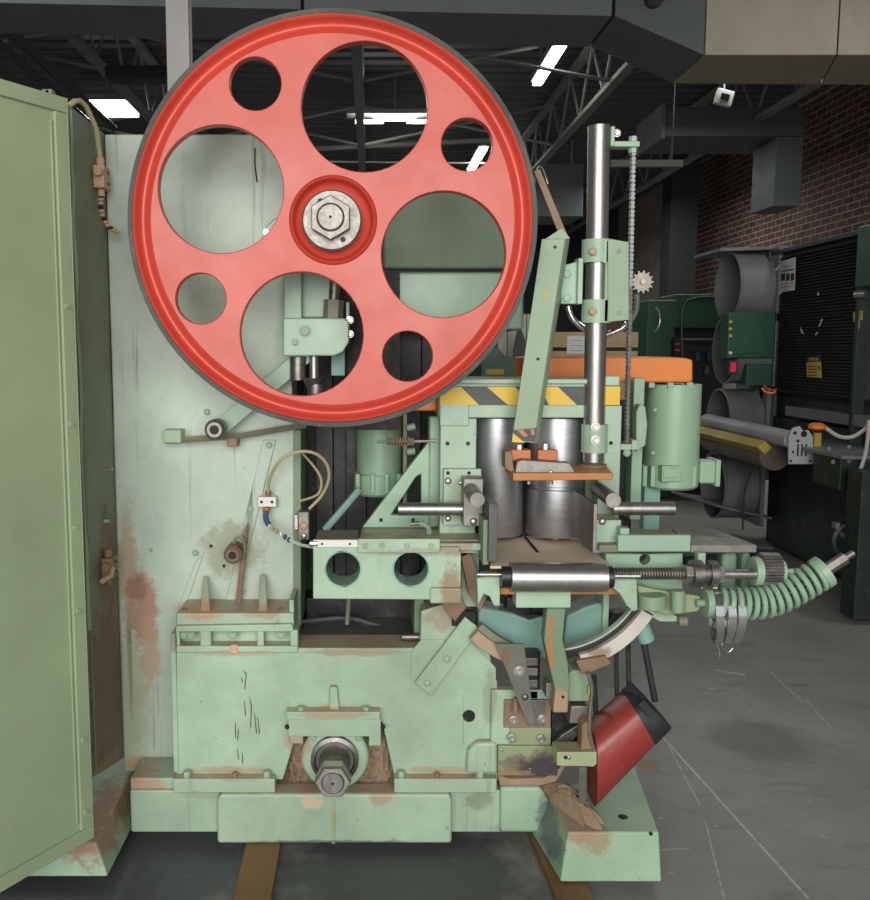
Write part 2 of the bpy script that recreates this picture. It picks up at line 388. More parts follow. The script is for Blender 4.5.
# bricks: the 300 that show largest as parts, the rest of the visible wall joined
cells = []
for r in range(16, 53):
    z = r*.094
    yy = 9.3+(.14 if r % 2 else 0)
    while yy < 18.2:
        cells.append((yy, z)); yy += .28
cells.sort(key=lambda q: (0 if 2.55 < q[1] < 4.6 and q[0] > 11.1 else 1, q[0]))
bme = {}
for i, mm in enumerate(('brick1', 'brick2', 'brick3')):
    bb = B().box(-.0025, .01, -.130, .130, -.040, .040); bm = bb.bm
    bmesh.ops.recalc_face_normals(bm, faces=bm.faces)
    me = bpy.data.meshes.new('brick'); bm.to_mesh(me); bm.free(); me.materials.append(M[mm]); bme[i] = me
rest = [B(), B(), B()]
for i, (yy, z) in enumerate(cells):
    c = random.choice((0, 0, 1, 1, 2)); dx = random.uniform(-.003, .003)
    if i < 298: put('brick', bme[c], (6.2+dx*.3, yy+.13, z+.047), wr)
    else: rest[c].box(6.1975+dx*.3, 6.21, yy, yy+.26, z+.007, z+.087)
for i in range(3): tag(rest[i].make('brickwork', M['brick%d' % (i+1)], wr), kind='stuff')
# building columns
q = onZ(179, 300, 0) if False else P(179, 100, 4.2)
b = B(); b.box(q.x-.05, q.x+.05, 4.2, 4.212, 0, 5); b.box(q.x-.05, q.x+.05, 4.27, 4.282, 0, 5); b.box(q.x-.005, q.x+.005, 4.212, 4.27, 0, 5)
tag(b.make('trim_1', M['columngrey']), kind='structure')
b = B(); q = P(684, 250, 16); b.box(q.x-.25, q.x+.22, 16, 16.5, 0, 5)
tag(b.make('trim_2', M['louvre']), kind='structure')
# roof trusses running away from the camera
def truss(X, label):
    t = empty('roof_truss', (X, 9, 4.2)); tag(t, label, 'truss', 'roof trusses')
    B().box(X-.05, X+.05, 3.2, 23, 4.20, 4.25).make('bottom_chord', M['joist'], t)
    B().box(X-.05, X+.05, 3.2, 23, 4.88, 4.94).make('top_chord', M['joist'], t)
    y = 3.4; up = True
    while y < 22.5:
        a, b_ = ((X, y, 4.24), (X, y+.55, 4.9)) if up else ((X, y, 4.9), (X, y+.55, 4.24))
        B().tube([a, b_], .018, 6).make('web_bar', M['joist'], t); up = not up; y += .55
for X, l in ((-5.2, 'grey open web roof truss farthest left, partly behind the open green door'), (-2.6, 'grey open web roof truss above the narrow skylight at upper left'), (-.12, 'grey open web roof truss seen through the largest top hole of the red wheel'),
             (2.5, 'grey open web roof truss just right of the bright tube lamp above the steel post'), (4.6, 'grey open web roof truss above the dark elbow duct near the brick wall')): truss(X, l)
for i, (x0, x1, y0, l) in enumerate(((-5.2, -2.6, 9.2, 'at upper left beyond the door'), (-2.6, -.12, 9.6, 'seen left in the top wheel hole'), (-.12, 2.5, 9.6, 'seen right of centre in the top wheel hole'), (2.5, 4.6, 9.4, 'above the dark elbow duct'),
                                  (-2.6, -.12, 12.5, 'lower in the top wheel hole, left'), (-.12, 2.5, 12.5, 'lower in the top wheel hole, right'), (-5.2, -2.6, 12.5, 'beside the far skylight'))):
    t = empty('cross_bracing', ((x0+x1)/2, y0, 4.3)); tag(t, 'thin crossed brace rods between roof trusses '+l, 'bracing', 'roof bracing')
    x0 += .055; x1 -= .055; B().tube([(x0, y0, 4.25), (x1, y0+.6, 4.9)], .02, 6).make('brace_rod', M['joist'], t)
    B().tube([(x0, y0+.6, 4.9), (x1, y0, 4.25)], .02, 6).make('brace_rod', M['joist'], t)
# ducts
def hexd(name, A, z0, z1, m, label):
    b = B(); b.loft([[Vector((p.x, p.y, p.z)) for p in A], [Vector((p.x, p.y, z1)) for p in A]])
    return tag(b.make(name, m, None, .01), label, 'duct')
a0, a1 = onZ(0, 3, 3.7), onZ(615, 16, 3.7); dl = (a0-a1)*.8
c0, c1 = onZ(0, 33, 3.7), onZ(591, 47, 3.7)
dd = empty('air_duct', (a1.x, a1.y, 3.7)); tag(dd, 'long dark grey air duct crossing the ceiling, stepping down to the right', 'duct')
def ductpiece(name, ring, z1, m, seam=None):
    b = B(); b.loft([ring, [Vector((p.x, p.y, z1)) for p in ring]]); return b.make(name, m, dd, .006)
ductpiece('duct_section', [a0+dl, a1+(a0-a1)*.52, c1+(c0-c1)*.52, c0+dl], 4.17, M['ductgrey'])
ductpiece('duct_section', [a1+(a0-a1)*.515, a1+(a0-a1)*.005, c1+(c0-c1)*.005, c1+(c0-c1)*.515], 4.17, M['ductgrey'])
e0, e1 = onZ(704, 55, 3.45), onZ(672, 83, 3.45)
ductpiece('reducer', [a1, e0, e1, c1], 4.17, M['ductdark'])
q = P(650, 3, 6.3); B().cyl(q, q+Vector((.0, -.1, 0)), .06, 20).make('round_damper', M['greyblack'], dd)
g0, g1 = onZ(705, 55, 3.45), onZ(1000, 55, 3.45); h0, h1 = onZ(673, 83.5, 3.45), onZ(1000, 86, 3.45)
bd = empty('beige_duct', (g0.x, g0.y, 3.45)); tag(bd, 'beige painted air duct at top right corner joining the dark duct', 'duct')
m0 = g0+(g1-g0)*.45; m1 = h0+(h1-h0)*.45
for A in ([g0, m0-(g1-g0)*.004, m1-(h1-h0)*.004, h0], [m0, g1, h1, m1]):
    B().loft([A, [Vector((p.x, p.y, 4.2)) for p in A]]).make('duct_section', M['ductbeige'], bd, .006)
ed = empty('elbow_duct', (4.4, 11, 3.2)); tag(ed, 'dark grey square duct that turns down in front of the brick wall', 'duct')
x0 = P(664, 120, 11).x; x1 = P(805, 120, 11).x; zt = P(700, 107, 11).z; zb = P(700, 136, 11).z; zd = P(790, 206, 11).z; x2 = P(775, 170, 11).x
B().box(x0, x1, 11, 12, zb, zt).make('duct_run', M['ductdark'], ed, .008); B().box(x2, x1, 11, 11.65, zd, zb-.004).make('duct_drop', M['ductdark'], ed, .008)
B().box(x0-.03, x0+.01, 10.98, 12.02, zb-.03, zt+.03).make('flange', M['ductgrey'], ed)
q = P(560, 190, 15); t = tag(B().box(q.x-.4, q.x+.38, 15, 16, q.z-.42, q.z+.42).make('air_handler', M['ductgrey'], None, .01), 'plain blue-grey air handler box hung beside the steel post top', 'ventilator')
# lamps
def lamp(name, c, sx, sy, label, rz=0, house=True):
    t = empty(name, c); tag(t, label, 'ceiling lamp')
    if house: B().box(c[0]-sx/2-.03, c[0]+sx/2+.03, c[1]-sy/2-.02, c[1]+sy/2+.02, c[2]+.02, c[2]+.09).make('lamp_housing', M['joist'], t)
    B().box(c[0]-sx/2, c[0]+sx/2, c[1]-sy/2, c[1]+sy/2, c[2]-.02, c[2]+.019).make('diffuser', M['tube'], t)
    for s in (-1, 1): B().tube([(c[0], c[1]+s*sy*.35, c[2]+.09), (c[0], c[1]+s*sy*.35, 4.99)], .008, 6).make('hanger', M['joist'], t)
p0, p1 = onZ(549, 65, 4.6), onZ(477, 160, 4.6)
lamp('tube_lamp', (p0.x, p0.y, 4.6), .10, 1.4, 'bright white tube lamp nearest, right of the red wheel')
lamp('tube_lamp', (p1.x, p1.y, 4.6), .11, 1.8, 'bright tube lamp seen through the small right hole of the wheel')
p2, p3 = onZ(112, 109, 4.5), onZ(395, 116, 4.5)
lamp('panel_lamp', (p2.x, p2.y, 4.5), .5, .65, 'flat white panel lamp above the green column top at left')
t = empty('bay_lamp', (p3.x, p3.y, 4.5)); tag(t, 'wide reflector lamp seen through the top wheel hole', 'ceiling lamp')
B().box(p3.x-.27, p3.x+.27, p3.y-.05, p3.y+.1, 4.46, 4.50).make('diffuser', M['tube'], t)
for s in (-1, 1):
    B().box(p3.x+s*.33-.18, p3.x+s*.33+.18, p3.y-.1, p3.y-.02, 4.40, 4.43).make('tube', M['tube'], t)
B().box(p3.x-.62, p3.x+.45, p3.y-.12, p3.y+.16, 4.505, 4.56).make('reflector', M['joist'], t)
B().tube([(p3.x, p3.y, 4.56), (p3.x, p3.y, 4.99)], .01, 6).make('hanger', M['joist'], t)
# overhead pipes and a cable tray
a, b_ = P(250, 160.5, 15), P(505, 163.5, 15)
tag(B().tube([a, b_], .016, 8).make('conduit_pipe', M['white']), 'thin white pipe crossing low in the top wheel hole', 'pipe')
a, b_ = P(230, 153, 13), P(490, 140, 13)
tag(B().tube([a, b_], .035, 8).make('water_pipe', M['joist']), 'grey pipe crossing above the thin white pipe in the wheel hole', 'pipe')
a, b_ = onZ(-30, 5, 4.1), onZ(104, 128, 4.1)
t = empty('cable_tray', a); tag(t, 'dark cable tray running away diagonally above the open door', 'cable tray')
for s in (-.11, .11): B().tube([a+Vector((s, 0, 0)), b_+Vector((s, 0, 0))], .05, 4).make('side_rail', M['greyblack'], t)
B().tube([a+Vector((0, 0, .05)), b_+Vector((0, 0, .05))], .04, 6).make('cable_bundle', M['ductdark'], t)
a, b_ = P(105, 71, 8.5), P(170, 71, 8.5)
tag(B().box(a.x, b_.x+.5, 8.5, 8.7, a.z-.06, a.z+.05).make('roof_beam', M['greyblack']), 'dark horizontal roof beam left of the grey steel column', 'beam')
a = P(725, 97, 9); t = empty('boxed_fixture', a); tag(t, 'small white tilted box fixture hung beside the elbow duct', 'fixture')
o = B().box(a.x-.08, a.x+.08, 9, 9.06, a.z-.07, a.z+.07).make('case', M['white'], t, .004); o.rotation_euler = (0, rad(14), 0)
o2 = B().box(a.x-.04, a.x+.04, 8.99, 9.0, a.z-.03, a.z+.03).make('front_grille', M['greyblack'], t); o2.rotation_euler = (0, rad(14), 0)
B().tube([(a.x, 9.03, a.z+.07), (a.x, 9.03, 4.99)], .008, 6).make('hanger', M['joist'], t)
a, b_ = P(612, 163, 8.7), P(683, 164, 8.7)
t = tag(B().box(a.x, b_.x, 8.7, 8.76, a.z-.03, a.z+.03).make('hanging_rail', M['joist']), 'thin grey rail hanging behind the top of the steel post', 'rail')
B().tube([(b_.x-.1, 8.73, a.z), (b_.x-.1, 8.73, 4.995)], .009, 6).make('hanger', M['ductdark'], t)
t = bpy.data.objects['air_handler']
for s_ in (-.3, .3): B().tube([(WL['air_handler'].x+s_, 15.5, 3.8), (WL['air_handler'].x+s_, 15.5, 4.995)], .02, 6).make('hanger', M['joist'], t)
# ------------------------------------------------------------------ the bandsaw
SAW = empty('resaw_bandsaw', (-.1, 2.75, .03))
tag(SAW, 'large pale green band resaw with a red upper wheel and an open door at left', 'machine')
G = M['green']
BOLT = {}
def bolt_mesh(kind, m):
    k = (kind, m.name)
    if k in BOLT: return BOLT[k]
    b = B()
    if kind == 'hex':
        b.lathe([(1.25, 0), (1.25, -.12), (1.0, -.14)], (0, 0, 0), 'y', 16); b.lathe([(1.0, -.12), (1.0, -.62), (.8, -.75)], (0, 0, 0), 'y', 6)
    elif kind == 'dome': b.lathe([(1.0, 0), (1.0, -.25), (.8, -.5), (.4, -.65)], (0, 0, 0), 'y', 16)
    elif kind == 'cap':   # socket head on a washer
        b.lathe([(1.45, 0), (1.45, -.15), (1.0, -.16), (1.0, -.7), (.9, -.78), (.5, -.78), (.5, -.45)], (0, 0, 0), 'y', 16)
    bm = b.bm; bmesh.ops.recalc_face_normals(bm, faces=bm.faces)
    for f in bm.faces: f.smooth = True
    for e in bm.edges:
        if len(e.link_faces) == 2 and e.calc_face_angle(0) > rad(35): e.smooth = False
    me = bpy.data.meshes.new('bolt'); bm.to_mesh(me); bm.free(); me.materials.append(m); BOLT[k] = me
    return me
def bolt(x, y, Y, r, parent, kind='hex', m=None):
    o = put('bolt', bolt_mesh(kind, m or M['bolt']), P(x, y, Y), parent); s = r*Y/F; o.scale = (s, s, s); return o
def hole(x, y, Y, r, parent, d=.004):
    """a drilled hole: dark plug set in a rim"""
    c = P(x, y, Y); R = r*Y/F
    return B().lathe([(R, -.0006), (R, d), ], c, 'y', 16).make('bolt_hole', M['black'], parent)
# --- column: back panel and inner side panel
Z = lambda x, y, Y: P(x, y, Y).z
xL = P(104, 132, 2.75).x
xR = P(297, 500, 2.75).x
zT = Z(150, 134, 2.75); zB = Z(150, 772, 2.75)
col = B().prism([[(xL, zB), (xR, zB), (xR, Z(300, 425, 2.75)), (xR-.012, Z(300, 420, 2.75)), (xR-.012, zT-.05), (xR-.05, zT), (xL, zT)]], 2.75, 2.95).make('column', M['column'], SAW, .006)
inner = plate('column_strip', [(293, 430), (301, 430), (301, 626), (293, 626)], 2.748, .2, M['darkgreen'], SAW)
xS = xL-.002
side = B(); side.loft([[(xS-.02, 2.30, .33), (xS, 2.30, .33), (xS, 2.76, .2), (xS-.02, 2.76, .2)], [(xS-.02, 2.30, zT+.004), (xS, 2.30, zT+.004), (xS, 2.76, zT+.004), (xS-.02, 2.76, zT+.004)]]); side = side.make('side_panel', M['jamb'], SAW, .003)
b = B()
pts = [P(79, 108, 2.4)]; xx = xS+.004
seam = [(xx+random.uniform(-.001, .003), 2.44+random.uniform(-.006, .006), zT-.01-i*.07) for i in range(21)]
b.tube(seam, [random.uniform(.002, .006) for _ in seam], 6); b.make('sealant_seam', M['bolt'], side)
B().tube([(xx, 2.46, zT-.3), (xx, 2.462, .3)], .0025, 6).make('sealant_seam', M['greyspot'], side)
B().box(xS-.012, xS+.006, 2.30, 2.325, dz0+.02 if 0 else .33, zT+.004).make('edge_flange', M['jamb'], side, .002)
# door, swung open towards the camera on the left
DIR = Vector((-.52, -.854, 0)); NRM = Vector((.854, -.52, 0))
dz0, dz1 = Z(92, 838, 2.27), Z(62, 98, 2.27)
dr = P(78, 450, 2.27); dr.z = 0
def dbox(u0, u1, n0, n1, z0, z1, bb=None):
    bb = bb or B(); r = []
    for z in (z0, z1):
        r.append([dr+DIR*u+NRM*n+Vector((0, 0, z)) for u, n in ((u0, n0), (u1, n0), (u1, n1), (u0, n1))])
    return bb.loft(r)
door = dbox(0.001, .85, -.03, -.006, dz0, dz1).make('door', M['door'], SAW, .004)
dbox(0, .036, -.006, .004, dz0+.037, dz1-.037).make('door_border', M['door'], door, .002)
dbox(.0, .85, -.006, .004, dz0, dz0+.036).make('door_border', M['door'], door, .002); dbox(.0, .85, -.006, .004, dz1-.036, dz1).make('door_border', M['door'], door, .002)
dbox(.040, .045, -.006, -.002, dz0+.06, dz1-.06).make('door_crease', M['door'], door, .001)
dbox(-.004, .0, -.04, .004, dz0, dz1).make('door_edge', M['door'], door, .001)
for y in (306, 424, 528, 611, 740, 812):
    q = dr+DIR*.022+NRM*.004; q.z = Z(68, y, 2.25)
    b = B(); b.cyl(q, q+NRM*.006, .0065, 10); b.make('rivet', M['door'], door)
# hinges between door and jamb
for y in ():
    z = Z(80, y, 2.29); B().cyl((dr.x+.012, 2.288, z-.05), (dr.x+.012, 2.288, z+.05), .012, 12).make('hinge', M['jamb'], SAW)
# bolts poking through the side panel
for x, y, l, m in ((104, 471, 9, 'zinc'), (118, 461, 11, 'rustbox'), (104, 521, 6, 'bolt')):
    q = atX(x, y, xS); B().cyl(q, q+Vector((l*.0028, 0, .006 if l == 9 else 0)), .006, 10).make('stud', M[m], side)
# limit switches on the side panel
def jambswitch(x, y, col_m):
    q = atX(x, y, xS); 
    s = B().box(q.x, q.x+.032, q.y-.03, q.y+.035, q.z-.032, q.z+.032).make('limit_switch', M[col_m], SAW, .004)
    B().cyl((q.x+.014, q.y, q.z+.03), (q.x+.014, q.y, q.z+.055), .012, 12).make('cable_gland', M[col_m], s)
    B().cyl((q.x+.014, q.y, q.z-.03), (q.x+.014, q.y, q.z-.052), .01, 12).make('cable_gland', M[col_m], s)
    B().cyl((q.x+.02, q.y-.05, q.z+.01), (q.x+.02, q.y-.03, q.z+.01), .012, 12).make('side_plug', M[col_m], s)
    for dz in (-.015, .015): B().cyl((q.x+.031, q.y+.01, q.z+dz), (q.x+.035, q.y+.01, q.z+dz), .005, 8).make('screw', M['greyblack'], s)
    return q, s
q, s = jambswitch(96, 178, 'rustbox')
b = B(); b.tube([q+Vector((.014, 0, .05)), q+Vector((.012, -.02, .13)), q+Vector((.008, -.05, .155)), q+Vector((.002, -.08, .18)), q+Vector((-.006, -.105, .187)), q+Vector((-.014, -.125, .18)), q+Vector((-.03, -.14, .16))], .0075, 8); b.make('cable', M['cable'], s)
seg = [q+Vector(v) for v in ((.014, 0, -.05), (.012, -.005, -.08), (.016, 0, -.11), (.028, .01, -.135), (.05, .02, -.15))]
for i in range(12):
    t = i/11*(len(seg)-1); k = min(int(t), len(seg)-2); p = seg[k].lerp(seg[k+1], t-k)
    B().lathe([(.004, -.005), (.0085, -.002), (.0085, .002), (.004, .005)], p, 'z', 10).make('chain_bead', M['rustbox'] if i % 3 else M['greyblack'], s)
q, s = jambswitch(104, 567, 'rusty')
B().tube([q+Vector((.03, -.02, 0)), q+Vector((.034, -.05, -.015)), q+Vector((.02, -.09, -.02))], .008, 8).make('cable', M['rustbox'], s)
# --- column fittings
rail = B().tube([P(165, 441, 2.70), P(240, 436, 2.70), P(306, 425, 2.70)], .009, 4).make('guide_rail', M['greyspot'], SAW)
rect('rail_block', 163, 430, 181, 443, 2.69, .06, M['bolt'], SAW, .003); rect('drain_plug', 227, 438, 237, 447, 2.69, .06, M['rusty'], SAW, .002)
plate('lever_bar', [(318, 333), (330, 345), (222, 437), (210, 426)], 2.69, .014, M['rgreen'], SAW, .002)
q = P(216, 429, 2.64); B().lathe([(.030, 0), (.030, -.02), (.022, -.03), (.014, -.03), (.014, 0.02), (.03, .02)], q, 'y', 24, True).make('lever_eye', M['cast'], SAW)
B().lathe([(.014, -.028), (.014, 0)], q, 'y', 16).make('lever_bore', M['black'], SAW)
for (x, y, r) in ((207, 412, 3.2), (166, 432, 2.2), (195, 553, 3), (269, 443, 3), (250, 510, 3), (151, 550, 2)): bolt(x, y, 2.748, r, col, 'dome')
for (x, y) in ((211, 546), (224, 566), (222, 345)): hole(x, y, 2.749, 1.8, col)
plate('cover_strip', [(263, 440), (276, 440), (236, 600), (226, 600)], 2.742, .012, M['column'], SAW, .003)
plate('cover_strip', [(196, 560), (203, 556), (184, 612), (176, 612)], 2.744, .010, M['column'], SAW, .003)
bolt(269, 445, 2.741, 3, SAW, 'hex'); bolt(251, 509, 2.741, 2.6, SAW, 'hex'); bolt(195, 553, 2.741, 2.6, SAW, 'hex')
q = P(234, 553, 2.70); B().lathe([(.028, 0), (.028, -.025), (.02, -.034), (.012, -.034), (.012, .04), (.028, .04)], q, 'y', 24, True).make('grease_eye', M['rusty'], SAW)
B().lathe([(.012, -.03), (.012, 0)], q, 'y', 16).make('eye_bore', M['black'], SAW)
cable('wire_hook', [(233, 548, 2.7), (236, 538, 2.7), (243, 538, 2.7), (245, 548, 2.7), (243, 558, 2.7)], 1.2, M['greyspot'], SAW)
plate('thin_lever', [(244, 530), (248, 522), (247, 545), (240, 612), (234, 616), (236, 596)], 2.715, .01, M['rusty'], SAW, .002)
# white switch with braid and cord loop, small grey switch
sw = rect('cord_switch', 258, 497, 276, 507, 2.71, .04, M['switchwhite'], SAW, .002)
plate('switch_bracket', [(262, 497), (267, 491), (272, 493), (278, 499), (278, 507), (258, 507)], 2.735, .01, M['bolt'], sw, .001)
for x in (261.5, 272): hole(x, 502, 2.709, 1.5, sw)
B().cyl(P(267, 507, 2.72), P(266, 512, 2.72), .011, 12).make('copper_gland', M['copper'], sw)
B().cyl(P(268, 491, 2.72), P(268, 497, 2.72), .009, 12).make('copper_gland', M['rusty'], sw)
cable('cord', [(268, 492, 2.71), (270, 478, 2.69), (280, 461, 2.66), (297, 452, 2.66), (314, 453, 2.66), (326, 463, 2.68), (329, 478, 2.70), (322, 495, 2.72), (309, 509, 2.72)], 1.7, M['cable'], sw)
cable('cord', [(297, 448, 2.78), (312, 464, 2.74), (321, 479, 2.72), (318, 494, 2.72), (300, 501, 2.75)], 1.3, M['cable'], sw)
cable('blue_braid', [(266, 511, 2.71), (266, 519, 2.70), (269, 525, 2.69)], 2.8, M['bluecloth'], sw)
cable('cord', [(269, 525, 2.69), (279, 533, 2.67), (290, 540, 2.62), (302, 545, 2.56), (314, 547, 2.46)], 1.6, M['white'], sw)
for i, (x, y) in enumerate(((272, 528), (276, 531), (281, 534), (285, 537), (289, 540))):
    q = P(x, y, 2.67-.012*i); B().lathe([(.003, -.006), (.008, -.003), (.008, .003), (.003, .006)], q, 'x', 10).make('braid_knot', M['rustbox'] if i < 2 else (M['bluecloth'] if i > 2 else M['white']), sw)
ls = rect('limit_switch', 298, 512, 309, 540, 2.70, .05, M['cast'], SAW, .003)
bolt(304, 526, 2.699, 4.2, ls, 'dome', M['rustbox']); bolt(304, 536, 2.699, 3.5, ls, 'dome', M['zinc']); rect('switch_plate', 294, 515, 298, 530, 2.71, .03, M['zinc'], ls, .002)
# --- column foot with ribs and pockets
rect('foot_flange', 176, 613, 294, 632, 2.60, .16, G, SAW, .006)
plate('foot_flange_lip', [(175, 632), (294, 632), (292, 624), (176, 626)], 2.585, .02, G, SAW, .004)
for x0, x1, xt0, xt1, yt in ((200, 211, 203, 208, 576), (258, 268, 260, 266, 574)):
    a = [P(x0, 614, 2.61), P(x1, 614, 2.61), P(x1, 614, 2.76), P(x0, 614, 2.76)]
    b_ = [P(xt0, yt, 2.725), P(xt1, yt, 2.725), P(xt1, yt, 2.76), P(xt0, yt, 2.76)]
    B().loft([a, b_]).make('foot_rib', G, SAW, .006)
rect('foot_rib', 289, 600, 294, 614, 2.61, .15, G, SAW, .003)
for x in (185, 281): 
    p = P(x, 611, 2.64); B().lathe([(.011, 0), (.011, .016), (.008, .019)], (p.x, p.y, p.z-.01), 'z', 6).make('bolt', M['rusty'], SAW)
# --- base casting
base_out = [(176, 780), (176, 651), (297, 651), (297, 648), (420, 648), (421, 611), (444, 604), (463, 604), (470, 628), (490, 655), (497, 690), (500, 700), (500, 780), (395, 780), (382, 722), (300, 722), (283, 780)]
base = plate('base_front', base_out, 2.59, .13, G, SAW, .006)
rect('recess_back', 282, 712, 394, 800, 2.70, .04, M['sawdust'], SAW, 0)
for sx0, sx1 in ((285, 318), (352, 393)):      # sawdust caked in the recess beside the shaft
    b = B(); n = 16; g = {}
    for a in range(n+1):
        for c_ in range(n+1):
            p = P(sx0+(sx1-sx0)*a/n, 730+62*c_/n, 2.66); e_ = min(a, n-a, c_+3)/4
            g[a, c_] = b.bm.verts.new((p.x, 2.695-min(1, e_)*.03-.022*(c_/n)-random.uniform(0, .018), p.z))
    for a in range(n):
        for c_ in range(n): b.bm.faces.new((g[a, c_], g[a+1, c_], g[a+1, c_+1], g[a, c_+1]))
    tag(b.make('caked_sawdust', M['sawdust'], SAW, 0, 12), kind='stuff')
# base edge strip at left (column-to-base ledge) and pockets above the face
rect('base_edge', 172, 634, 177, 772, 2.585, .12, G, SAW, .002)
rect('pocket_sill', 176, 646, 298, 653, 2.582, .06, G, SAW, .004)
for x0, x1 in ((176, 180), (200, 211), (257, 264), (290, 298)): rect('pocket_web', x0, 630, x1, 650, 2.587, .06, G, SAW, .004)
rect('pocket_back', 176, 630, 298, 652, 2.63, .03, G, SAW, 0)
for x, y in ((184, 635), (191, 635), (233, 635), (281, 635)): bolt(x, y, 2.60, 3.6, SAW, 'hex', M['bolt'])
rect('flange_nub', 230, 645, 238, 654, 2.578, .02, M['rustbox'], SAW, .003)
# ledge, skirt and belly
for x0, x1 in ((173, 275), (394, 497)):
    o = rect('base_ledge', x0, 779, x1, 793, 2.555, .16, G, SAW, .004)
    for x in ((187, 267) if x0 == 173 else (401, 480)): 
        q = P(x, 776, 2.57); B().lathe([(.013, 0), (.013, .014), (.010, .018)], (q.x, q.y, Z(x, 779, 2.555)), 'z', 6).make('bolt', M['bolt'], o)
    for x in ((235,) if x0 == 173 else (437,)):
        q = P(x, 776, 2.57); B().lathe([(.008, 0), (.008, .01), (.006, .013)], (q.x, q.y, Z(x, 779, 2.555)), 'z', 10).make('bolt', M['rusty'], o)
rect('base_skirt', 130, 790, 540, 833, 2.59, .5, G, SAW, .008)
rect('skirt_top', 130, 778, 176, 792, 2.60, .14, M['foot'], SAW, .006)
bl = px([(217, 844), (217, 800), (220, 794), (450, 794), (452, 800), (452, 844)], 2.548)
B().prism([bl], 2.548, 2.62).make('base_belly', G, SAW, .010)
p = P(333, 820, 2.512); B().box(p.x-.006, p.x+.006, 2.546, 2.55, Z(333, 844, 2.548), Z(333, 797, 2.548)).make('drip_rib', M['rusty'] if 0 else G, SAW, .003)
plate('base_right_lump', [(466, 775), (468, 752), (476, 742), (498, 742), (498, 775)], 2.56, .06, G, SAW, .014)
plate('base_right_panel', [(463, 745), (463, 672), (468, 666), (497, 680), (500, 745)], 2.584, .02, G, SAW, .003)
hole(469, 716, 2.583, 6.5, SAW, .02)
plate('scribed_cover', [(411, 690), (411, 652), (421, 640), (470, 640), (496, 668), (496, 696), (432, 696)], 2.586, .01, G, SAW, .002)
# lower shaft, its bearing plate and bracket
br = rect('shaft_bracket', 288, 719, 381, 737, 2.56, .08, G, SAW, .004)
rect('bracket_flange', 286, 712, 380, 720, 2.55, .10, G, br, .003)
plate('bracket_rib', [(329, 714), (330, 687), (337, 687), (340, 714)], 2.57, .03, G, br, .004)
for x in (301, 366): 
    q = P(x, 712, 2.57); B().lathe([(.012, 0), (.012, .014), (.009, .017)], q, 'z', 6).make('bolt', M['bolt'], br)
rect('bracket_leg', 290, 736, 303, 744, 2.565, .05, G, br, .003); rect('bracket_leg', 369, 736, 381, 746, 2.565, .05, G, br, .003)
hole(287, 727, 2.558, 2.5, br); hole(383, 727, 2.558, 2.5, br)
c = P(335, 757, 2.575)
fl = B().lathe([(.100, .06), (.100, 0), (.094, -.006), (.07, -.006)], c, 'y', 48).make('bearing_flange', G, SAW)
B().lathe([(.071, 0), (.071, -.02), (.060, -.024), (.056, -.018), (.05, -.018)], c+Vector((0, -.004, 0)), 'y', 40).make('bearing_ring', M['dsteel'], fl)
for x, y in ((313, 738), (358, 738)): bolt(x, y, 2.57, 3, fl, 'cap', M['bolt'])
B().lathe([(.046, 0), (.046, -.05), (.043, -.054), (.043, -.12)], c+Vector((0, -.02, 0)), 'y', 32).make('lower_shaft', M['dsteel'], fl)
q = Vector((c.x, 2.42, c.z))
B().lathe([(.052, .035), (.052, 0), (.047, -.006)], q, 'y', 6).make('hex_nut', M['zinc'], fl)
B().lathe([(.033, .02), (.033, -.008), (.029, -.012)], q, 'y', 32).make('shaft_end', M['steel'], fl); B().lathe([(.004, 0), (.004, -.0135)], q, 'y', 10).make('centre_mark', M['black'], fl)
# --- feet
lf = B(); fx = P(107, 850, 2.37).x; zt = Z(122, 775, 2.75)+.0
lf.loft([[(-1.6, 2.37, .035), (fx, 2.37, .035), (fx, 2.90, .035), (-1.6, 2.90, .035)], [(-1.6, 2.39, zt-.02), (fx-.035, 2.39, zt-.02), (fx-.035, 2.90, zt), (-1.6, 2.90, zt)]])
lf.make('base_foot', M['foot'], SAW, .006)
f0, f1 = P(560, 880, 2.35), P(661, 884, 2.35); t0, t1 = P(567, 830, 2.37), P(658, 829, 2.37); u0, u1 = P(548, 792, 2.62), P(641, 792, 2.66)
z0 = .035
rf = B(); rf.loft([[(f0.x, 2.345, z0), (f1.x, 2.345, z0), (P(640, 850, 2.75).x+.02, 2.78, z0), (P(532, 835, 2.59).x, 2.60, z0)], [(t0.x, 2.36, t0.z), (t1.x, 2.36, t0.z), (u1.x+.01, 2.76, t0.z), (u0.x+.01, 2.60, t0.z)]])
rf = rf.make('base_foot', M['foot'], SAW, .006)
hole_c = P(625, 816, 2.42)
B().lathe([(.014, .001), (.014, -.004)], (hole_c.x, 2.44, t0.z), 'z', 16).make('bolt_hole', M['black'], rf); hole(651, 834, 2.357, 2, rf)
plate('foot_gusset', [(500, 833), (500, 787), (540, 787), (550, 800), (545, 833)], 2.575, .10, M['foot'], SAW, .012)
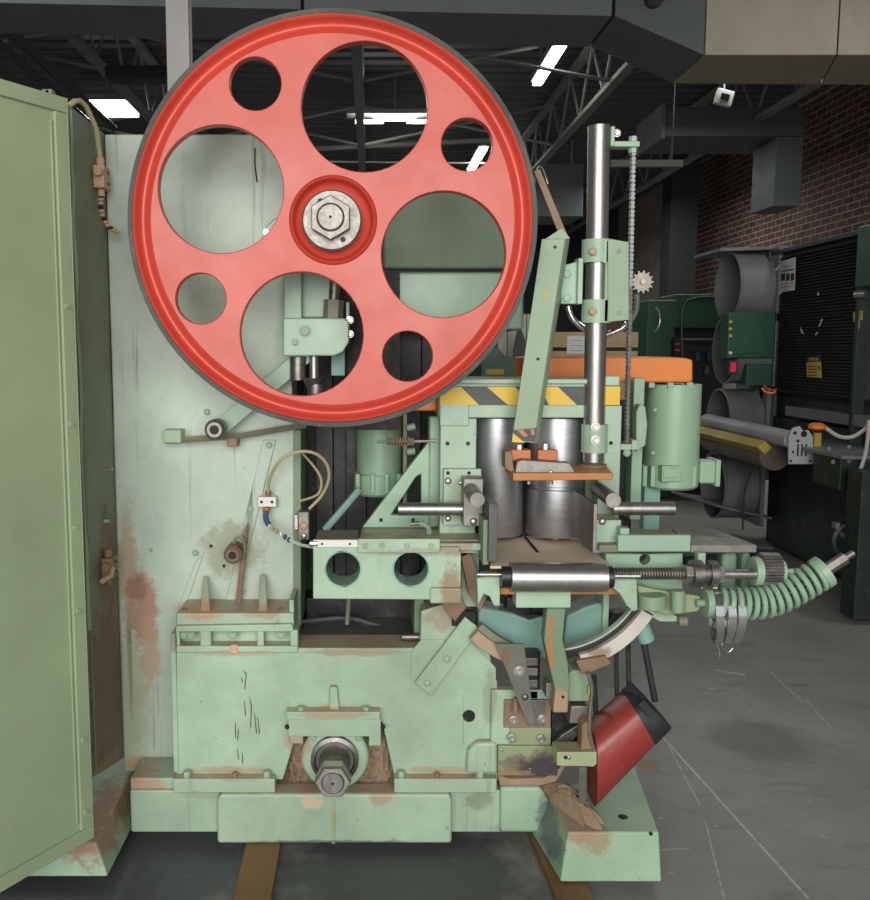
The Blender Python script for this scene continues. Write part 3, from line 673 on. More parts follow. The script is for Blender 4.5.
# --- sawdust lying on the foot
def heap(name, c, rx, ry, h, m, parent=None, nr=9, ns=30, lean=-.28):
    b = B(); edge = [random.uniform(.82, 1.08) for _ in range(ns)]
    def pt(r, k):
        a = 2*pi*k/ns; e = edge[k % ns]*r; u, v = e*cos(a), e*sin(a)
        hh = 0 if r >= 1 else (1-r)**.65*h*random.uniform(.82, 1.1)
        return (c.x+u*rx+v*ry*lean, c.y+v*ry, c.z+hh)
    top = b.bm.verts.new((c.x, c.y, c.z+h)); rows = [[b.bm.verts.new(pt((q_+1)/nr, k)) for k in range(ns)] for q_ in range(nr)]
    for k in range(ns):
        b.bm.faces.new((top, rows[0][k], rows[0][(k+1) % ns]))
        for q_ in range(nr-1): b.bm.faces.new((rows[q_][k], rows[q_+1][k], rows[q_+1][(k+1) % ns], rows[q_][(k+1) % ns]))
    b.bm.faces.new(rows[-1])
    return b.make(name, m, parent)
q = P(569, 815, 2.52); q.z = t0.z+.001
tag(heap('sawdust_heap', q, .055, .155, .05, M['paledust']), 'brown sawdust heap on the right foot under the saw blade', 'sawdust', kind='stuff')
# --- throat: black bellows and floor of the throat
bel = B(); xs = [P(290+i*6.2, 520, 3.02).x for i in range(26)]
xs = [P(a, 520, 3.02).x for a in (290, 303, 304, 316, 317, 333, 334, 346, 347, 366, 367, 388, 389, 400, 401, 420, 421, 440)]
prof = [(x, 3.0+(.03 if (i//2) % 2 else 0)+random.uniform(0, .012)) for i, x in enumerate(xs)]
zb0, zb1 = .55, Z(370, 330, 3.0)
bel.loft([[(x, y, zb0) for x, y in prof]+[(xs[-1], 3.08, zb0), (xs[0], 3.08, zb0)], [(x, y, zb1) for x, y in prof]+[(xs[-1], 3.08, zb1), (xs[0], 3.08, zb1)]])
bel.make('folded_bellows', M['bellows'], SAW)
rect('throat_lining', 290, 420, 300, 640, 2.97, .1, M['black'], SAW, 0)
rect('throat_box', 306, 598, 420, 630, 2.92, .1, M['greyblack'], SAW, .004)
B().box(P(298, 600, 2.6).x, P(424, 600, 2.6).x, 2.60, 3.1, Z(350, 649, 2.59)-.05, Z(350, 649, 2.59)-.002).make('throat_floor', M['cast'], SAW, .003)
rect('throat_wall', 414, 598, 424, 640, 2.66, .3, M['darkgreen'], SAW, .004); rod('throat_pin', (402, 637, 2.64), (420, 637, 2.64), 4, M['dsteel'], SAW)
cable('drain_hose', [(300, 622, 2.86), (345, 618, 2.86), (372, 624, 2.84), (410, 636, 2.8)], 2.5, M['ductdark'], SAW); rod('hanging_rod', (349, 596, 2.8), (347, 624, 2.8), 2.5, M['greyspot'], SAW)
B().tube([P(325, 530, 2.8), P(360, 489, 2.8)], .012, 8).make('stay_rod', M['teal'], SAW)
# --- upper rear body seen through the wheel holes
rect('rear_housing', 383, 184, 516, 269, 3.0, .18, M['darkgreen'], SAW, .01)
rect('rear_housing', 372, 272, 524, 330, 2.90, .25, M['rgreen'], SAW, .01)
rect('rear_slot', 376, 266, 522, 274, 3.02, .05, M['black'], SAW, 0)
rect('rear_column', 283, 270, 302, 322, 2.68, .2, M['rgreen'], SAW, .006)
plate('wheel_carriage', [(283, 356), (283, 318), (294, 318), (345, 318), (349, 322), (349, 342), (343, 352), (334, 356)], 2.63, .05, M['rgreen'], SAW, .005)
rect('carriage_back', 300, 270, 335, 318, 2.72, .12, M['rgreen'], SAW, .005)
rect('carriage_plate', 346, 302, 349.5, 340, 2.66, .04, M['rgreen'], SAW, .002); bolt(350, 320, 2.66, 3, SAW, 'hex', M['zinc']); bolt(350, 334, 2.66, 3, SAW, 'hex', M['zinc'])
bolt(305, 331, 2.628, 4.2, SAW, 'cap', M['bolt']); bolt(295, 342, 2.628, 3, SAW, 'hex', M['bolt'])
rod('lift_screw', (336, 270, 2.7), (334, 302, 2.7), 5.5, M['dsteel'], SAW); rod('screw_nut', (334, 300, 2.68), (333, 319, 2.68), 10, M['greyspot'], SAW, 6)
plate('black_cover', [(310, 270), (400, 270), (400, 430), (346, 430), (346, 318)], 2.80, .03, M['black'], SAW, 0)
rod('bevel_shaft', (314, 356, 2.67), (314, 378, 2.67), 4.5, M['steel'], SAW); rod('bevel_gear', (314, 378, 2.67), (314, 386, 2.67), 12, M['dsteel'], SAW, 24, 0, 8); rod('bevel_hub', (316, 384, 2.67), (316, 398, 2.67), 9, M['dsteel'], SAW)
rod('bevel_pinion', (298, 357, 2.68), (298, 380, 2.68), 8, M['dsteel'], SAW); rect('gear_shelf', 292, 396, 352, 402, 2.64, .2, M['greyblack'], SAW)
rect('shaded_frame', 331, 346, 345, 376, 2.74, .05, M['teal'], SAW, .003)
# --- upper saw wheel
Yw = 2.40; wc = P(332.5, 222.5, Yw)
def ringpts(cx, cz, r, n): return [(cx+r*cos(2*pi*k/n), cz+r*sin(2*pi*k/n)) for k in range(n)]
px2m = 2.44/F
hs = []
for a, rr, hr in [(74+90*i, 115.5, 62) for i in range(4)]+[(29.5+90*i, 153, 25.3) for i in range(4)]:
    A = rad(a); hs.append(ringpts(wc.x+rr*.968*px2m*cos(A), wc.z+rr*.968*px2m*sin(A)+.002, hr*.972*px2m, 48 if hr > 40 else 28))
hc0 = P(333, 220, 2.404)
web = B().prism([ringpts(wc.x, wc.z, .4785, 128), ringpts(hc0.x, hc0.z, .105, 64)]+hs, 2.408, 2.440)
wheel = web.make('saw_wheel', M['red'], SAW, .003); wheel['label'] = 'large red spoked saw wheel with eight round holes'
B().lathe([(.523, .001), (.520, -.003), (.515, -.001), (.511, .008), (.506, .017), (.500, .021), (.494, .020), (.488, .014), (.482, .009), (.4775, .0078), (.4765, .012), (.4765, .04), (.490, .066), (.505, .09), (.523, .105)], wc, 'y', 128, True).make('wheel_rim', M['redrim'], wheel, 0, 50)
B().lathe([(.5225, .002), (.536, .004), (.538, .02), (.538, .10), (.5225, .104)], wc, 'y', 128, True).make('wheel_tyre', M['bandedge'], wheel, 0, 50)
hc = P(333, 220, 2.404)
B().lathe([(.117, .006), (.114, .001), (.110, -.003), (.107, -.002), (.104, .004), (.100, .016), (.094, .022), (.070, .024), (.070, .05), (.117, .05)], hc, 'y', 64, True).make('hub_collar', M['redrim'], wheel, 0, 60)
hp = B().lathe([(.078, .02), (.078, -.014), (.074, -.018)], P(332, 221, 2.408), 'y', 48).make('hub_plate', M['cast'], wheel)
q = P(331, 219, 2.39); B().prism([[(q.x+.057*cos(pi/6+k*pi/3), q.z+.057*sin(pi/6+k*pi/3)) for k in range(6)]], 2.358, 2.41).make('hex_nut', M['cast'], wheel, .003)
B().lathe([(.0345, .0), (.0345, -.036), (.031, -.039)], P(331, 219, 2.39), 'y', 32).make('shaft_end', M['cast'], wheel); B().lathe([(.0345, -.03), (.0365, -.033), (.0345, -.0335)], P(331, 219, 2.39), 'y', 32, True).make('thread_gap', M['black'], wheel); B().lathe([(.004, 0), (.004, -.041)], P(331, 219, 2.39), 'y', 10).make('centre_mark', M['black'], wheel)
for x, y in ((320.5, 201), (343, 239.5)): 
    q = P(x, y, 2.3895); B().lathe([(.0068, 0), (.0068, -.0025)], q, 'y', 14).make('pin_hole', M['black'], wheel)
B().cyl((wc.x, 2.47, wc.z), (wc.x, 2.95, wc.z), .05, 24).make('upper_shaft', M['dsteel'], SAW)
# little shelf lever right of the wheel hub seen in the left hole
plate('shaft_cap', [(264, 236), (266, 226), (274, 218), (290, 214), (290, 240)], 2.66, .05, M['rgreen'], SAW, .006); bolt(266, 232, 2.655, 2.5, SAW, 'hex', M['zinc'])
cable('cord', [(255, 148, 2.745), (255, 165, 2.745), (257, 182, 2.745)], .6, M['greyblack'], SAW)
# --- left table bracket and gusset
H2 = [circ(343, 569, 17.5, 2.45), circ(411, 569, 17.5, 2.45)]
tb = plate('table_bracket', [(313, 599), (313, 547), (460, 547), (460, 588), (444, 588), (438, 594), (432, 600)], 2.45, .03, G, SAW, .004, H2)
for x in (343, 411):
    q = P(x, 569, 2.45); R = 17.5*2.45/F; B().lathe([(R, .0), (R+.004, .0), (R+.004, .10), (R, .10)], q, 'y', 32, True).make('hole_sleeve', M['teal'], tb)
rect('bracket_bottom', 314, 593, 432, 599, 2.48, .2, G, tb, .003)
rect('bracket_step', 430, 588, 462, 604, 2.44, .12, G, tb, .006); rect('bracket_end', 446, 552, 461, 588, 2.448, .2, M['rusty'] if 0 else G, tb, .003)
tt = B(); A = [P(313, 547, 2.45), P(358, 547, 2.45), P(358, 530, 2.70), P(318, 530, 2.70)]
tt.loft([[p+Vector((0, .02 if p.y < 2.5 else 0, -.006)) for p in A], [p+Vector((0, .02 if p.y < 2.5 else 0, 0)) for p in A]]); tt.make('table_end', M['greyspot'], SAW, .002)
rect('scale_strip', 313, 540, 358, 547.5, 2.445, .012, M['white'], SAW, .002)
for x in (322, 350): hole(x, 544, 2.444, 1.2, SAW)
rod('strip_clip', (310, 543.5, 2.45), (318, 543.5, 2.45), 3.5, M['zinc'], SAW, 10)
A = [P(358, 545, 2.44), P(486, 545, 2.44), P(486, 528, 2.70), P(362, 528, 2.70)]
tl = B().loft([[p+Vector((0, .02 if p.y < 2.5 else 0, -.02)) for p in A], [p+Vector((0, .02 if p.y < 2.5 else 0, 0)) for p in A]]).make('left_table', G, SAW, .002)
rect('table_apron', 358, 539, 440, 553, 2.435, .012, G, tl, .002)
for x, y in ((365, 546), (382, 545), (407, 546), (431, 546)): bolt(x, y, 2.434, 2.4, tl, 'cap', M['bolt'])
hg = px([(391, 515), (416, 477), (421, 474), (421, 515)], 2.70)
plate('gusset', [(362, 528), (429, 441), (440, 436), (440, 528)], 2.70, .03, M['rgreen'], SAW, .004, [hg])
rect('gusset_post', 429, 416, 441, 528, 2.69, .08, M['rgreen'], SAW, .008)
for x, y in ((381, 520), (413, 520)): hole(x, y, 2.699, 2, SAW)
rod('lock_handle', (410, 524, 2.6), (424, 523, 2.6), 2, M['cast'], SAW); cable('lock_handle', [(421, 523, 2.6), (428, 527, 2.58), (429, 533, 2.56)], 2.6, M['rgreen'], SAW)
# left feed motor and spring rod
mo = B(); q0, q1 = P(379, 380, 2.98), P(379, 478, 2.98)
mo.lathe([(.075, 0), (.075, q0.z-q1.z)], q1, 'z', 40); mo = mo.make('feed_motor', M['motor'], SAW)
q = P(377, 494, 2.98); B().lathe([(.070, 0), (.078, .008), (.078, .07), (.07, .075)], q, 'z', 40).make('motor_end_bell', M['motor'], mo)
for x in (357, 372, 386, 398): rect('motor_lug', x-1.5, 474, x+3, 494, 2.895, .03, M['motor'], mo, .003)
rect('cover_edge', 410, 398, 437, 411, 2.68, .3, M['orange'], SAW, .006)
rod('spring_rod', (377, 442, 2.62), (437, 441, 2.62), 1.4, M['zinc'], SAW, 8)
b = B(); b.tube([P(393+k*.45, 441.5+4.4*sin(k*1.05), 2.62)+Vector((0, .0125*cos(k*1.05), 0)) for k in range(36*1)], .0028, 6); b.make('small_spring', M['rusty'], SAW)
for x in (390, 411): rod('spring_nut', (x-3, 441.5, 2.62), (x+3, 441.5, 2.62), 4, M['zinc'], SAW, 6)
rect('pivot_bar', 403, 414, 407, 520, 2.80, .03, M['greyspot'], SAW, .002); rod('pivot_bolt', (407, 428, 2.78), (415, 426, 2.78), 3.5, M['bolt'], SAW); rod('pivot_bolt', (407, 452, 2.78), (415, 451, 2.78), 3.5, M['bolt'], SAW)
# old scratches and drips on the base face
for x, y0, y1, d in ((243, 668, 674, 2), (246, 672, 690, -2), (241, 676, 683, 1), (244, 700, 716, 1), (249, 696, 708, 2), (251, 705, 728, -1), (254, 712, 734, 2), (257, 716, 734, 2), (235, 722, 738, 0), (238, 728, 741, -1), (237, 748, 760, 1), (242, 752, 764, 0)):
    plate('scratch', [(x, y0), (x+d, y1), (x+d+1.1, y1-1), (x+.9, y0+2)], 2.5895, .001, M['charcoal'], base, 0)
# --- hazard striped cross beam and the feed roller stand
beam = rect('cross_beam', 439, 380, 604, 418, 2.60, .22, G, SAW, .004)
rect('stripe_band', 440, 386.5, 604, 405, 2.594, .005, M['charcoal'], beam, .001)
for pts in ([(440, 405), (440, 387), (461, 387), (479, 405)], [(508, 405), (487, 387), (515, 387), (533, 405)], [(549, 405), (540, 387), (558, 387), (577, 405)], [(601, 405), (592, 387), (604, 387), (604, 405)]):
    plate('hazard_stripe', pts, 2.5925, .003, M['yellow'], beam, 0)
rect('hazard_stripe', 604.5, 386.5, 620, 405, 2.592, .006, M['yellow'], beam, 0)
rect('beam_cap', 435, 379, 606, 384, 2.585, .25, G, beam, .004)
rect('beam_lug', 604.5, 376, 620, 386, 2.60, .1, G, beam, .004)
fp = rect('frame_plate', 440, 418.5, 476, 540, 2.60, .06, G, SAW, .003)
rect('frame_head', 440, 404, 469, 426, 2.592, .06, G, SAW, .003)
for x, y in ((447.5, 443.5), (468, 443.5)): hole(x, y, 2.599, 2.1, fp)
ap = rect('adjuster_plate', 443.5, 469, 481, 525, 2.575, .03, G, SAW, .002)
for x, y in ((448, 473), (469, 473)): hole(x, y, 2.574, 1.8, ap)
for x, y, r in ((448, 481, 3.4), (460.5, 483, 2.4), (448, 518.5, 3.2)): bolt(x, y, 2.574, r, ap, 'dome', M['zinc'])
ab = rect('clamp_block', 463.5, 479, 483, 526, 2.50, .07, M['cast'], SAW, .002)
bolt(473.5, 521.5, 2.499, 3.8, ab, 'dome', M['zinc'])
rod('clamp_pin', (468, 486, 2.56), (477.5, 500, 2.37), 7.1, M['cast'], SAW, 24, .001)
rod('tie_rod', (398, 509, 2.53), (465, 509, 2.53), 6.6, M['steel'], SAW, 24, .001)
plate('frame_foot', [(440, 540), (486, 540), (486, 553), (460, 553), (440, 540.5)], 2.50, .1, G, SAW, .003)
# the two standing feed rollers
def feed_roller(cx, rpx, Y, ytop, ybot, groove):
    c = P(cx, ybot, Y); zt = P(cx, ytop, Y).z-c.z; r = rpx*Y/F
    pr = [(r*.97, 0), (r, .004)]
    if groove: zg = P(cx, groove, Y).z-c.z; pr += [(r, zg-.006), (r*.93, zg-.004), (r*.93, zg+.004), (r*.985, zg+.006)]
    pr += [(pr[-1][0], zt)]
    o = B().lathe(pr, c, 'z', 64).make('feed_roller', M['roller'], SAW)
    B().lathe([(.03, -.02), (.03, zt+.02)], c, 'z', 24).make('roller_spindle', M['dsteel'], o)
    B().lathe([(r*1.02, 0), (r*1.02, .01)], c+Vector((0, 0, zt)), 'z', 48).make('roller_cap', M['greyblack'], o)
feed_roller(496, 26, 2.72, 417, 533, 0)
feed_roller(555, 30, 2.72, 417, 533, 485)
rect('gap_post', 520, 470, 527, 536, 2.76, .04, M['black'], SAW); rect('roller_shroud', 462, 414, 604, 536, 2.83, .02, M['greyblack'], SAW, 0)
# right hand stand
rect('stand_plate', 598, 405.5, 620, 546, 2.60, .07, G, SAW, .003)
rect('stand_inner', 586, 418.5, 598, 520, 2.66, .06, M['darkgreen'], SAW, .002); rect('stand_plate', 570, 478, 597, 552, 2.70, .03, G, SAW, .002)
rect('stand_foot', 596, 520, 621, 553, 2.50, .09, G, SAW, .003); bolt(602.5, 521.5, 2.499, 3.6, SAW, 'dome', M['zinc'])
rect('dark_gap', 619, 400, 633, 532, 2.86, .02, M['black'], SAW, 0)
rect('stand_column', 632, 378, 643, 520, 2.80, .08, M['motor'], SAW, .004)
plate('cam_plate', [(636, 412), (640, 404), (646, 406), (648, 425), (646, 446), (636, 452)], 2.72, .05, G, SAW, .006)
lb = rect('chain_bracket', 605, 444, 640, 450, 2.62, .07, G, SAW, .002); rect('bracket_upright', 604, 432, 609, 450, 2.615, .07, G, lb, .002); rect('bracket_plate', 604, 425, 620, 432, 2.612, .01, G, lb, .002)
hole(611, 443, 2.599, 2, lb); bolt(627, 453, 2.62, 3, lb, 'hex', M['bolt'])
rect('bracket_upright', 632, 440, 638, 450, 2.615, .06, G, lb, .002)
rod('clamp_pin', (598, 489, 2.56), (613.5, 500.5, 2.36), 7.2, M['cast'], SAW, 24, .001)
rod('tie_rod', (612, 508.5, 2.53), (674, 508.5, 2.53), 6.8, M['steel'], SAW, 24, .001)
# fence plates standing either side of the cut
def fence(x, w, yt, yb, lab):
    a0, a1 = P(x, yt, 2.38), P(x, yb, 2.38); wm = w*2.38/F
    B().loft([[(a0.x, 2.38, a1.z), (a0.x+wm, 2.38, a1.z), (a0.x+wm, 2.38, a0.z), (a0.x, 2.38, a0.z)], [(a0.x, 2.66, a1.z), (a0.x+wm, 2.66, a1.z), (a0.x+wm, 2.66, a0.z), (a0.x, 2.66, a0.z)]]).make('fence_plate', M[lab], SAW, .001)
fence(489, 9, 504, 562, 'fence'); fence(594, 3.5, 504, 553, 'cast')
rect('fence_support', 483, 520, 489, 565, 2.40, .1, M['darkgreen'], SAW, .002)
# saw table board with its kerf
A = [P(490, 566, 2.36), P(614, 566, 2.36), P(574, 538, 2.72), P(498, 537, 2.72)]
cb = B().loft([[p+Vector((0, 0, -.008)) for p in A], A]).make('cutting_board', M['dustwood'], SAW, .002)
k0, k1 = P(525, 537, 2.70), P(538, 553, 2.52); z = P(530, 545, 2.6).z
zt_ = (A[0].z+A[2].z)/2
B().loft([[Vector((k0.x-.003, k0.y, k0.z)), Vector((k0.x+.003, k0.y, k0.z)), Vector((k1.x+.004, k1.y, k1.z)), Vector((k1.x-.004, k1.y, k1.z))], [Vector((k0.x-.003, k0.y, k0.z+.003)), Vector((k0.x+.003, k0.y, k0.z+.003)), Vector((k1.x+.004, k1.y, k1.z+.003)), Vector((k1.x-.004, k1.y, k1.z+.003))]]).make('kerf', M['black'], cb)
rect('board_edge', 500, 588, 636, 594.5, 2.42, .1, M['wood'], SAW, .002)
plate('table_slope', [(568, 552), (600, 552), (640, 568), (628, 574), (596, 566)], 2.55, .05, G, SAW, .004)
# pressure shoe
sh = B().loft([[P(513, 481, 2.42), P(613, 480, 2.42), P(613, 473, 2.42), P(513, 473, 2.42)], [P(505, 471, 2.58), P(606, 471, 2.58), P(606, 465, 2.58), P(505, 465, 2.58)]]).make('pressure_shoe', M['wood'], SAW, .003)
plate('shoe_wedge', [(515, 473), (517, 462), (522, 460), (570, 463), (576, 473)], 2.44, .05, M['cast'], sh, .003)
plate('shoe_side', [(505, 468), (505, 452), (511, 451), (513, 463), (515, 475)], 2.46, .06, M['rusty'], sh, .002)
for x0, x1 in ((511, 531), (538, 558)): rect('shoe_block', x0, 450, x1, 461, 2.49, .05, M['terracotta'], sh, .003)
for x, y in ((519, 448), (545, 447)):
    q = P(x, y, 2.51); B().lathe([(.009, -.01), (.009, .008), (.006, .012)], q, 'z', 6).make('bolt', M['zinc'], sh)
for x in (529, 551): q = P(x, 482, 2.45); B().lathe([(.006, -.006), (.006, .003)], q, 'z', 8).make('bolt', M['zinc'], sh)
q = P(545, 470, 2.42); bolt(551, 472, 2.438, 2, sh, 'dome', M['zinc'])
# guide post, clamps, chain
pt = rod('guide_post', (599, 126, 2.60), (593.5, 462, 2.60), 10.6, M['steel'], SAW, 36, .0015)
q0, q1 = P(594, 453, 2.60), P(594.5, 424, 2.60)
sl = B().cyl(P(594, 452, 2.60), P(594.5, 424, 2.60), .037, 28).make('post_sleeve', G, SAW)
for y in (427, 440): bolt(595.5, y, 2.562, 3.2, sl, 'cap', M['zinc'])
B().cyl(P(593, 474, 2.55), P(593, 464, 2.55), .038, 32).make('post_foot', M['rusty'], SAW, .002)
def clamp(y0, y1):
    r = .033; z0, z1 = P(597, y1, 2.6).z, P(597, y0, 2.6).z; x = P(597, (y0+y1)/2, 2.6).x
    return B().lathe([(r, 0), (r+.009, 0), (r+.009, z1-z0), (r, z1-z0)], (x-.001, 2.60, z0), 'z', 32, True).make('post_clamp', G, SAW, 0)
for (y0, y1) in ((240, 263), (300, 323)):
    o = clamp(y0, y1); q = P(593, (y0+y1)/2, 2.557); B().lathe([(.011, 0), (.010, -.006), (.005, -.009)], q, 'y', 16).make('bolt', M['rustbox'], o)
    rect('clamp_ear', 603, y0-1, 610, y1, 2.56, .05, G, o, .003)
cp = plate('carriage_plate', [(608, 322), (608, 240), (612, 239), (629, 242), (629, 320)], 2.555, .015, M['armgreen'], SAW, .002)
for y in (251, 313): bolt(619, y, 2.554, 2, cp, 'dome', M['armgreen'])
rect('carriage_side', 605, 240, 609, 322, 2.56, .05, M['armgreen'], cp, .002)
ag = plate('arm_bracket', [(561, 304), (561, 264), (568, 264), (582, 260), (582, 304)], 2.59, .02, M['rgreen'], SAW, .003); rect('bracket_bar', 578, 258, 583, 304, 2.57, .05, G, ag, .002)
for y in (274, 298): bolt(566.5, y, 2.589, 4, ag, 'hex', M['rgreen'])
# guard arm hanging beside the wheel
arm = plate('guard_arm', [(542, 239), (566, 239), (535, 443), (512, 441)], 2.50, .006, M['armgreen'], SAW, .001)
B().loft([[P(566, 239, 2.50), P(535, 443, 2.50), P(538, 443, 2.54), P(570, 237, 2.54)], [P(565, 239, 2.50), P(534, 443, 2.50), P(537, 443, 2.54), P(569, 237, 2.54)]]).make('arm_flange', M['armgreen'], arm)
plate('arm_flange', [(545, 239), (562, 228), (570, 238), (566, 239)], 2.505, .004, M['armgreen'], arm, .001)
for y, x in ((247, 555), (359, 538)): hole(x, y, 2.499, 1.6, arm)
plate('arm_scrape', [(545, 292), (547, 284), (547, 294), (544, 302), (543, 298)], 2.4985, .001, M['sticker'], arm, 0)
hz = plate('hazard_end', [(513, 430), (537, 428), (535, 442), (512, 440)], 2.498, .003, M['charcoal'], arm, 0)
plate('hazard_stripe', [(513, 433), (525, 443), (512, 442)], 2.4965, .002, M['yellow'], hz, 0); plate('hazard_stripe', [(517, 430), (523, 429.5), (528, 436), (524, 437)], 2.4965, .002, M['wood'], hz, 0)
plate('hazard_stripe', [(530, 429), (534, 429), (535, 434), (532, 436)], 2.4965, .002, M['wood'], hz, 0)
plate('arm_hook', [(534, 171), (540, 169), (568, 236), (560, 237)], 2.52, .008, M['wood'] if 0 else M['rusty'], SAW, .001)
cable('hook_wire', [(537, 174, 2.52), (538, 167, 2.52), (542, 168, 2.52), (546, 178, 2.53), (548, 184, 2.53)], .8, M['zinc'], SAW)
# chrome loop behind the post
cable('chrome_loop', [(568, 306, 2.68), (573, 319, 2.68), (588, 331, 2.68), (604, 335, 2.68), (622, 328, 2.68), (634, 315, 2.66), (637, 301, 2.64), (636, 293, 2.63)], 3.1, M['chrome'], SAW, None or 12)
# chain, top bracket and sprocket
tb_ = rect('chain_hanger', 613, 141, 640, 146.5, 2.58, .04, M['motor'], SAW, .002); rect('hanger_plate', 611, 126, 615, 146, 2.575, .05, M['motor'], tb_, .002)
bolt(617, 133, 2.58, 3, tb_, 'hex', M['zinc']); q = P(633, 144, 2.6); B().lathe([(.012, -.025), (.012, .02)], q, 'z', 6).make('hanger_nut', M['motor'], tb_)
def chain_meshes():
    out = []
    for w in (1, 0):
        b = B(); t = .0045 if w else .0025
        for s in (-1, 1):
            yy = s*(.0085 if w else .0055)
            L = [(.0035, -.0095), (.0055, -.006), (.003, 0), (.0055, .006), (.0035, .0095), (-.0035, .0095), (-.0055, .006), (-.003, 0), (-.0055, -.006), (-.0035, -.0095)]
            b.prism([L], yy-.0012, yy+.0012)
        if w:
            for z in (-.006, .006): b.lathe([(.0045, -.009), (.0045, .009)], (0, 0, z), 'y', 8)
        bm = b.bm; bmesh.ops.recalc_face_normals(bm, faces=bm.faces); me = bpy.data.meshes.new('chain_link'); bm.to_mesh(me); bm.free(); out.append(me)
    return out
cm = chain_meshes()
for m_, k in zip(cm, ('plategrey', 'cast')): m_.materials.append(M[k])
dk = [m_.copy() for m_ in cm]
for m_ in dk: m_.materials.clear(); m_.materials.append(M['dsteel'])
c0, c1 = P(633, 150, 2.60), P(626.5, 441, 2.60); n = int((c0-c1).length/.012)
ch = rod('chain_end', (633, 147, 2.60), (633, 152, 2.60), 1.8, M['zinc'], SAW, 8)
for i in range(n):
    p = c0.lerp(c1, (i+.5)/n); put('chain_link', (cm if i < n*.46 else dk)[i % 2], p, ch, (0, 0, rad(8))).scale = (1.2, .7, 1.05)
sp = P(642, 282, 2.60); nt = 13; L = []
for k in range(nt):
    for da, r in ((-.30, .026), (-.12, .033), (.12, .033), (.30, .026)): a = 2*pi*(k+da)/nt; L.append((sp.x+r*cos(a), sp.z+r*sin(a)))
spk = B().prism([L], 2.595, 2.603).make('sprocket', M['cast'], SAW, .001); B().lathe([(.008, 0), (.008, -.012), (.005, -.014)], (sp.x, 2.597, sp.z), 'y', 12).make('sprocket_pin', M['dustwood'], spk)
# --- rear right: motor and orange belt cover
oc = plate('belt_cover', [(528, 382), (528, 357), (668, 357), (686, 358), (693, 360), (693, 381.5), (686, 382.5)], 2.92, .28, M['orange'], SAW, .006)
q1 = P(671, 466, 3.02); q0 = P(671, 384, 3.02)
m2 = B().lathe([(.0885, 0), (.0885, q0.z-q1.z)], q1, 'z', 48).make('drive_motor', M['motor'], SAW)
q = P(670, 487, 3.02); B().lathe([(.08, 0), (.09, .008), (.09, .075), (.088, .08)], q, 'z', 48).make('motor_end_bell', M['motor'], m2)
rect('terminal_box', 662, 466, 682, 482, 2.915, .05, M['motor'], m2, .004); rect('terminal_lid', 664, 468.5, 678, 478, 2.91, .01, M['motor'], m2, .002)
for x in (645, 653, 688, 694): rect('motor_lug', x-2, 466, x+2.5, 487, 2.945, .03, M['motor'], m2, .003)
for x in (652, 671, 690): rect('motor_lug', x-3, 382, x+3, 388, 2.935, .03, M['motor'], m2, .002)
rect('junction_box', 700, 461, 718, 484, 2.97, .07, M['motor'], m2, .008); rect('junction_lid', 716, 460, 721, 487, 2.96, .09, M['motor'], m2, .004)
bolt(655, 410, 2.93, 2.2, m2, 'dome', M['motor']); bolt(653, 453, 2.93, 2.2, m2, 'dome', M['motor'])
rect('motor_bracket', 644, 486, 660, 530, 3.0, .05, M['teal'], SAW, .003)
# --- right table
A = [P(599, 545, 2.46), P(691, 545, 2.46), P(670, 529, 2.70), P(595, 529, 2.70)]
rt = B().loft([[p+Vector((0, 0, -.02)) for p in A], A]).make('right_table', M['greyspot'], SAW, .002)
rect('table_apron', 618, 535, 691, 552, 2.45, .02, M['rgreen'], rt, .004)
rect('table_nub', 620, 528, 630, 536, 2.46, .04, M['rgreen'], rt, .005)
A = [P(691, 545, 2.46), P(757, 545, 2.46), P(715, 529, 2.72), P(672, 529, 2.72)]
B().loft([[p+Vector((0, 0, -.022)) for p in A], A]).make('table_extension', M['cast'], SAW, .002)
pe = px([(605, 590), (605, 553), (683, 553), (683, 590)], 2.49)
B().prism([pe, circ(645, 559.5, 5.5, 2.49, 14)], 2.49, 2.70).make('table_box', M['rgreen'], SAW, .003)
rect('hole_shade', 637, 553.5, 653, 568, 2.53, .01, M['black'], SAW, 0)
rect('table_leg', 722, 553, 738, 594, 2.56, .09, M['rgreen'], SAW, .014)
rect('table_leg', 742, 553, 751, 590, 2.56, .09, M['rgreen'], SAW, .01)
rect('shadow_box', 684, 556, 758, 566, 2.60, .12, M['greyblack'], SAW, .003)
rect('lower_box', 640, 590, 684, 612, 2.50, .15, M['rgreen'], SAW, .006)
# --- front roller with threaded spindle
fr = rod('front_roller', (510, 577, 2.36), (606, 577.5, 2.36), 15, M['hroller'], SAW, 48, .002); fr['label'] = 'polished steel front roller'
rod('roller_collar', (501, 576.5, 2.36), (510, 576.5, 2.36), 11, M['greyblack'], fr); rod('roller_collar', (606, 577, 2.36), (612, 577, 2.36), 11.5, M['greyblack'], fr)
rod('roller_axle', (477, 574.5, 2.36), (502, 574.5, 2.36), 2.4, M['zinc'], fr, 12); rod('roller_axle', (612, 576, 2.36), (640, 576, 2.36), 2.8, M['zinc'], fr, 12)
b = B(); x0, x1 = P(612, 573, 2.42).x, P(686, 574, 2.42).x; zc = P(650, 573.5, 2.42).z; pr = []
nn = 26
for i in range(nn):
    h = (x1-x0)*i/nn; d = (x1-x0)/nn; pr += [(.012, h), (.017, h+d*.35), (.017, h+d*.6), (.012, h+d*.95)]
b.lathe(pr, (x0, 2.42, zc), 'x', 24); b.make('threaded_spindle', M['cast'], SAW)
sp2 = rod('spindle', (686, 573.5, 2.42), (756, 574, 2.42), 5, M['steel'], SAW)
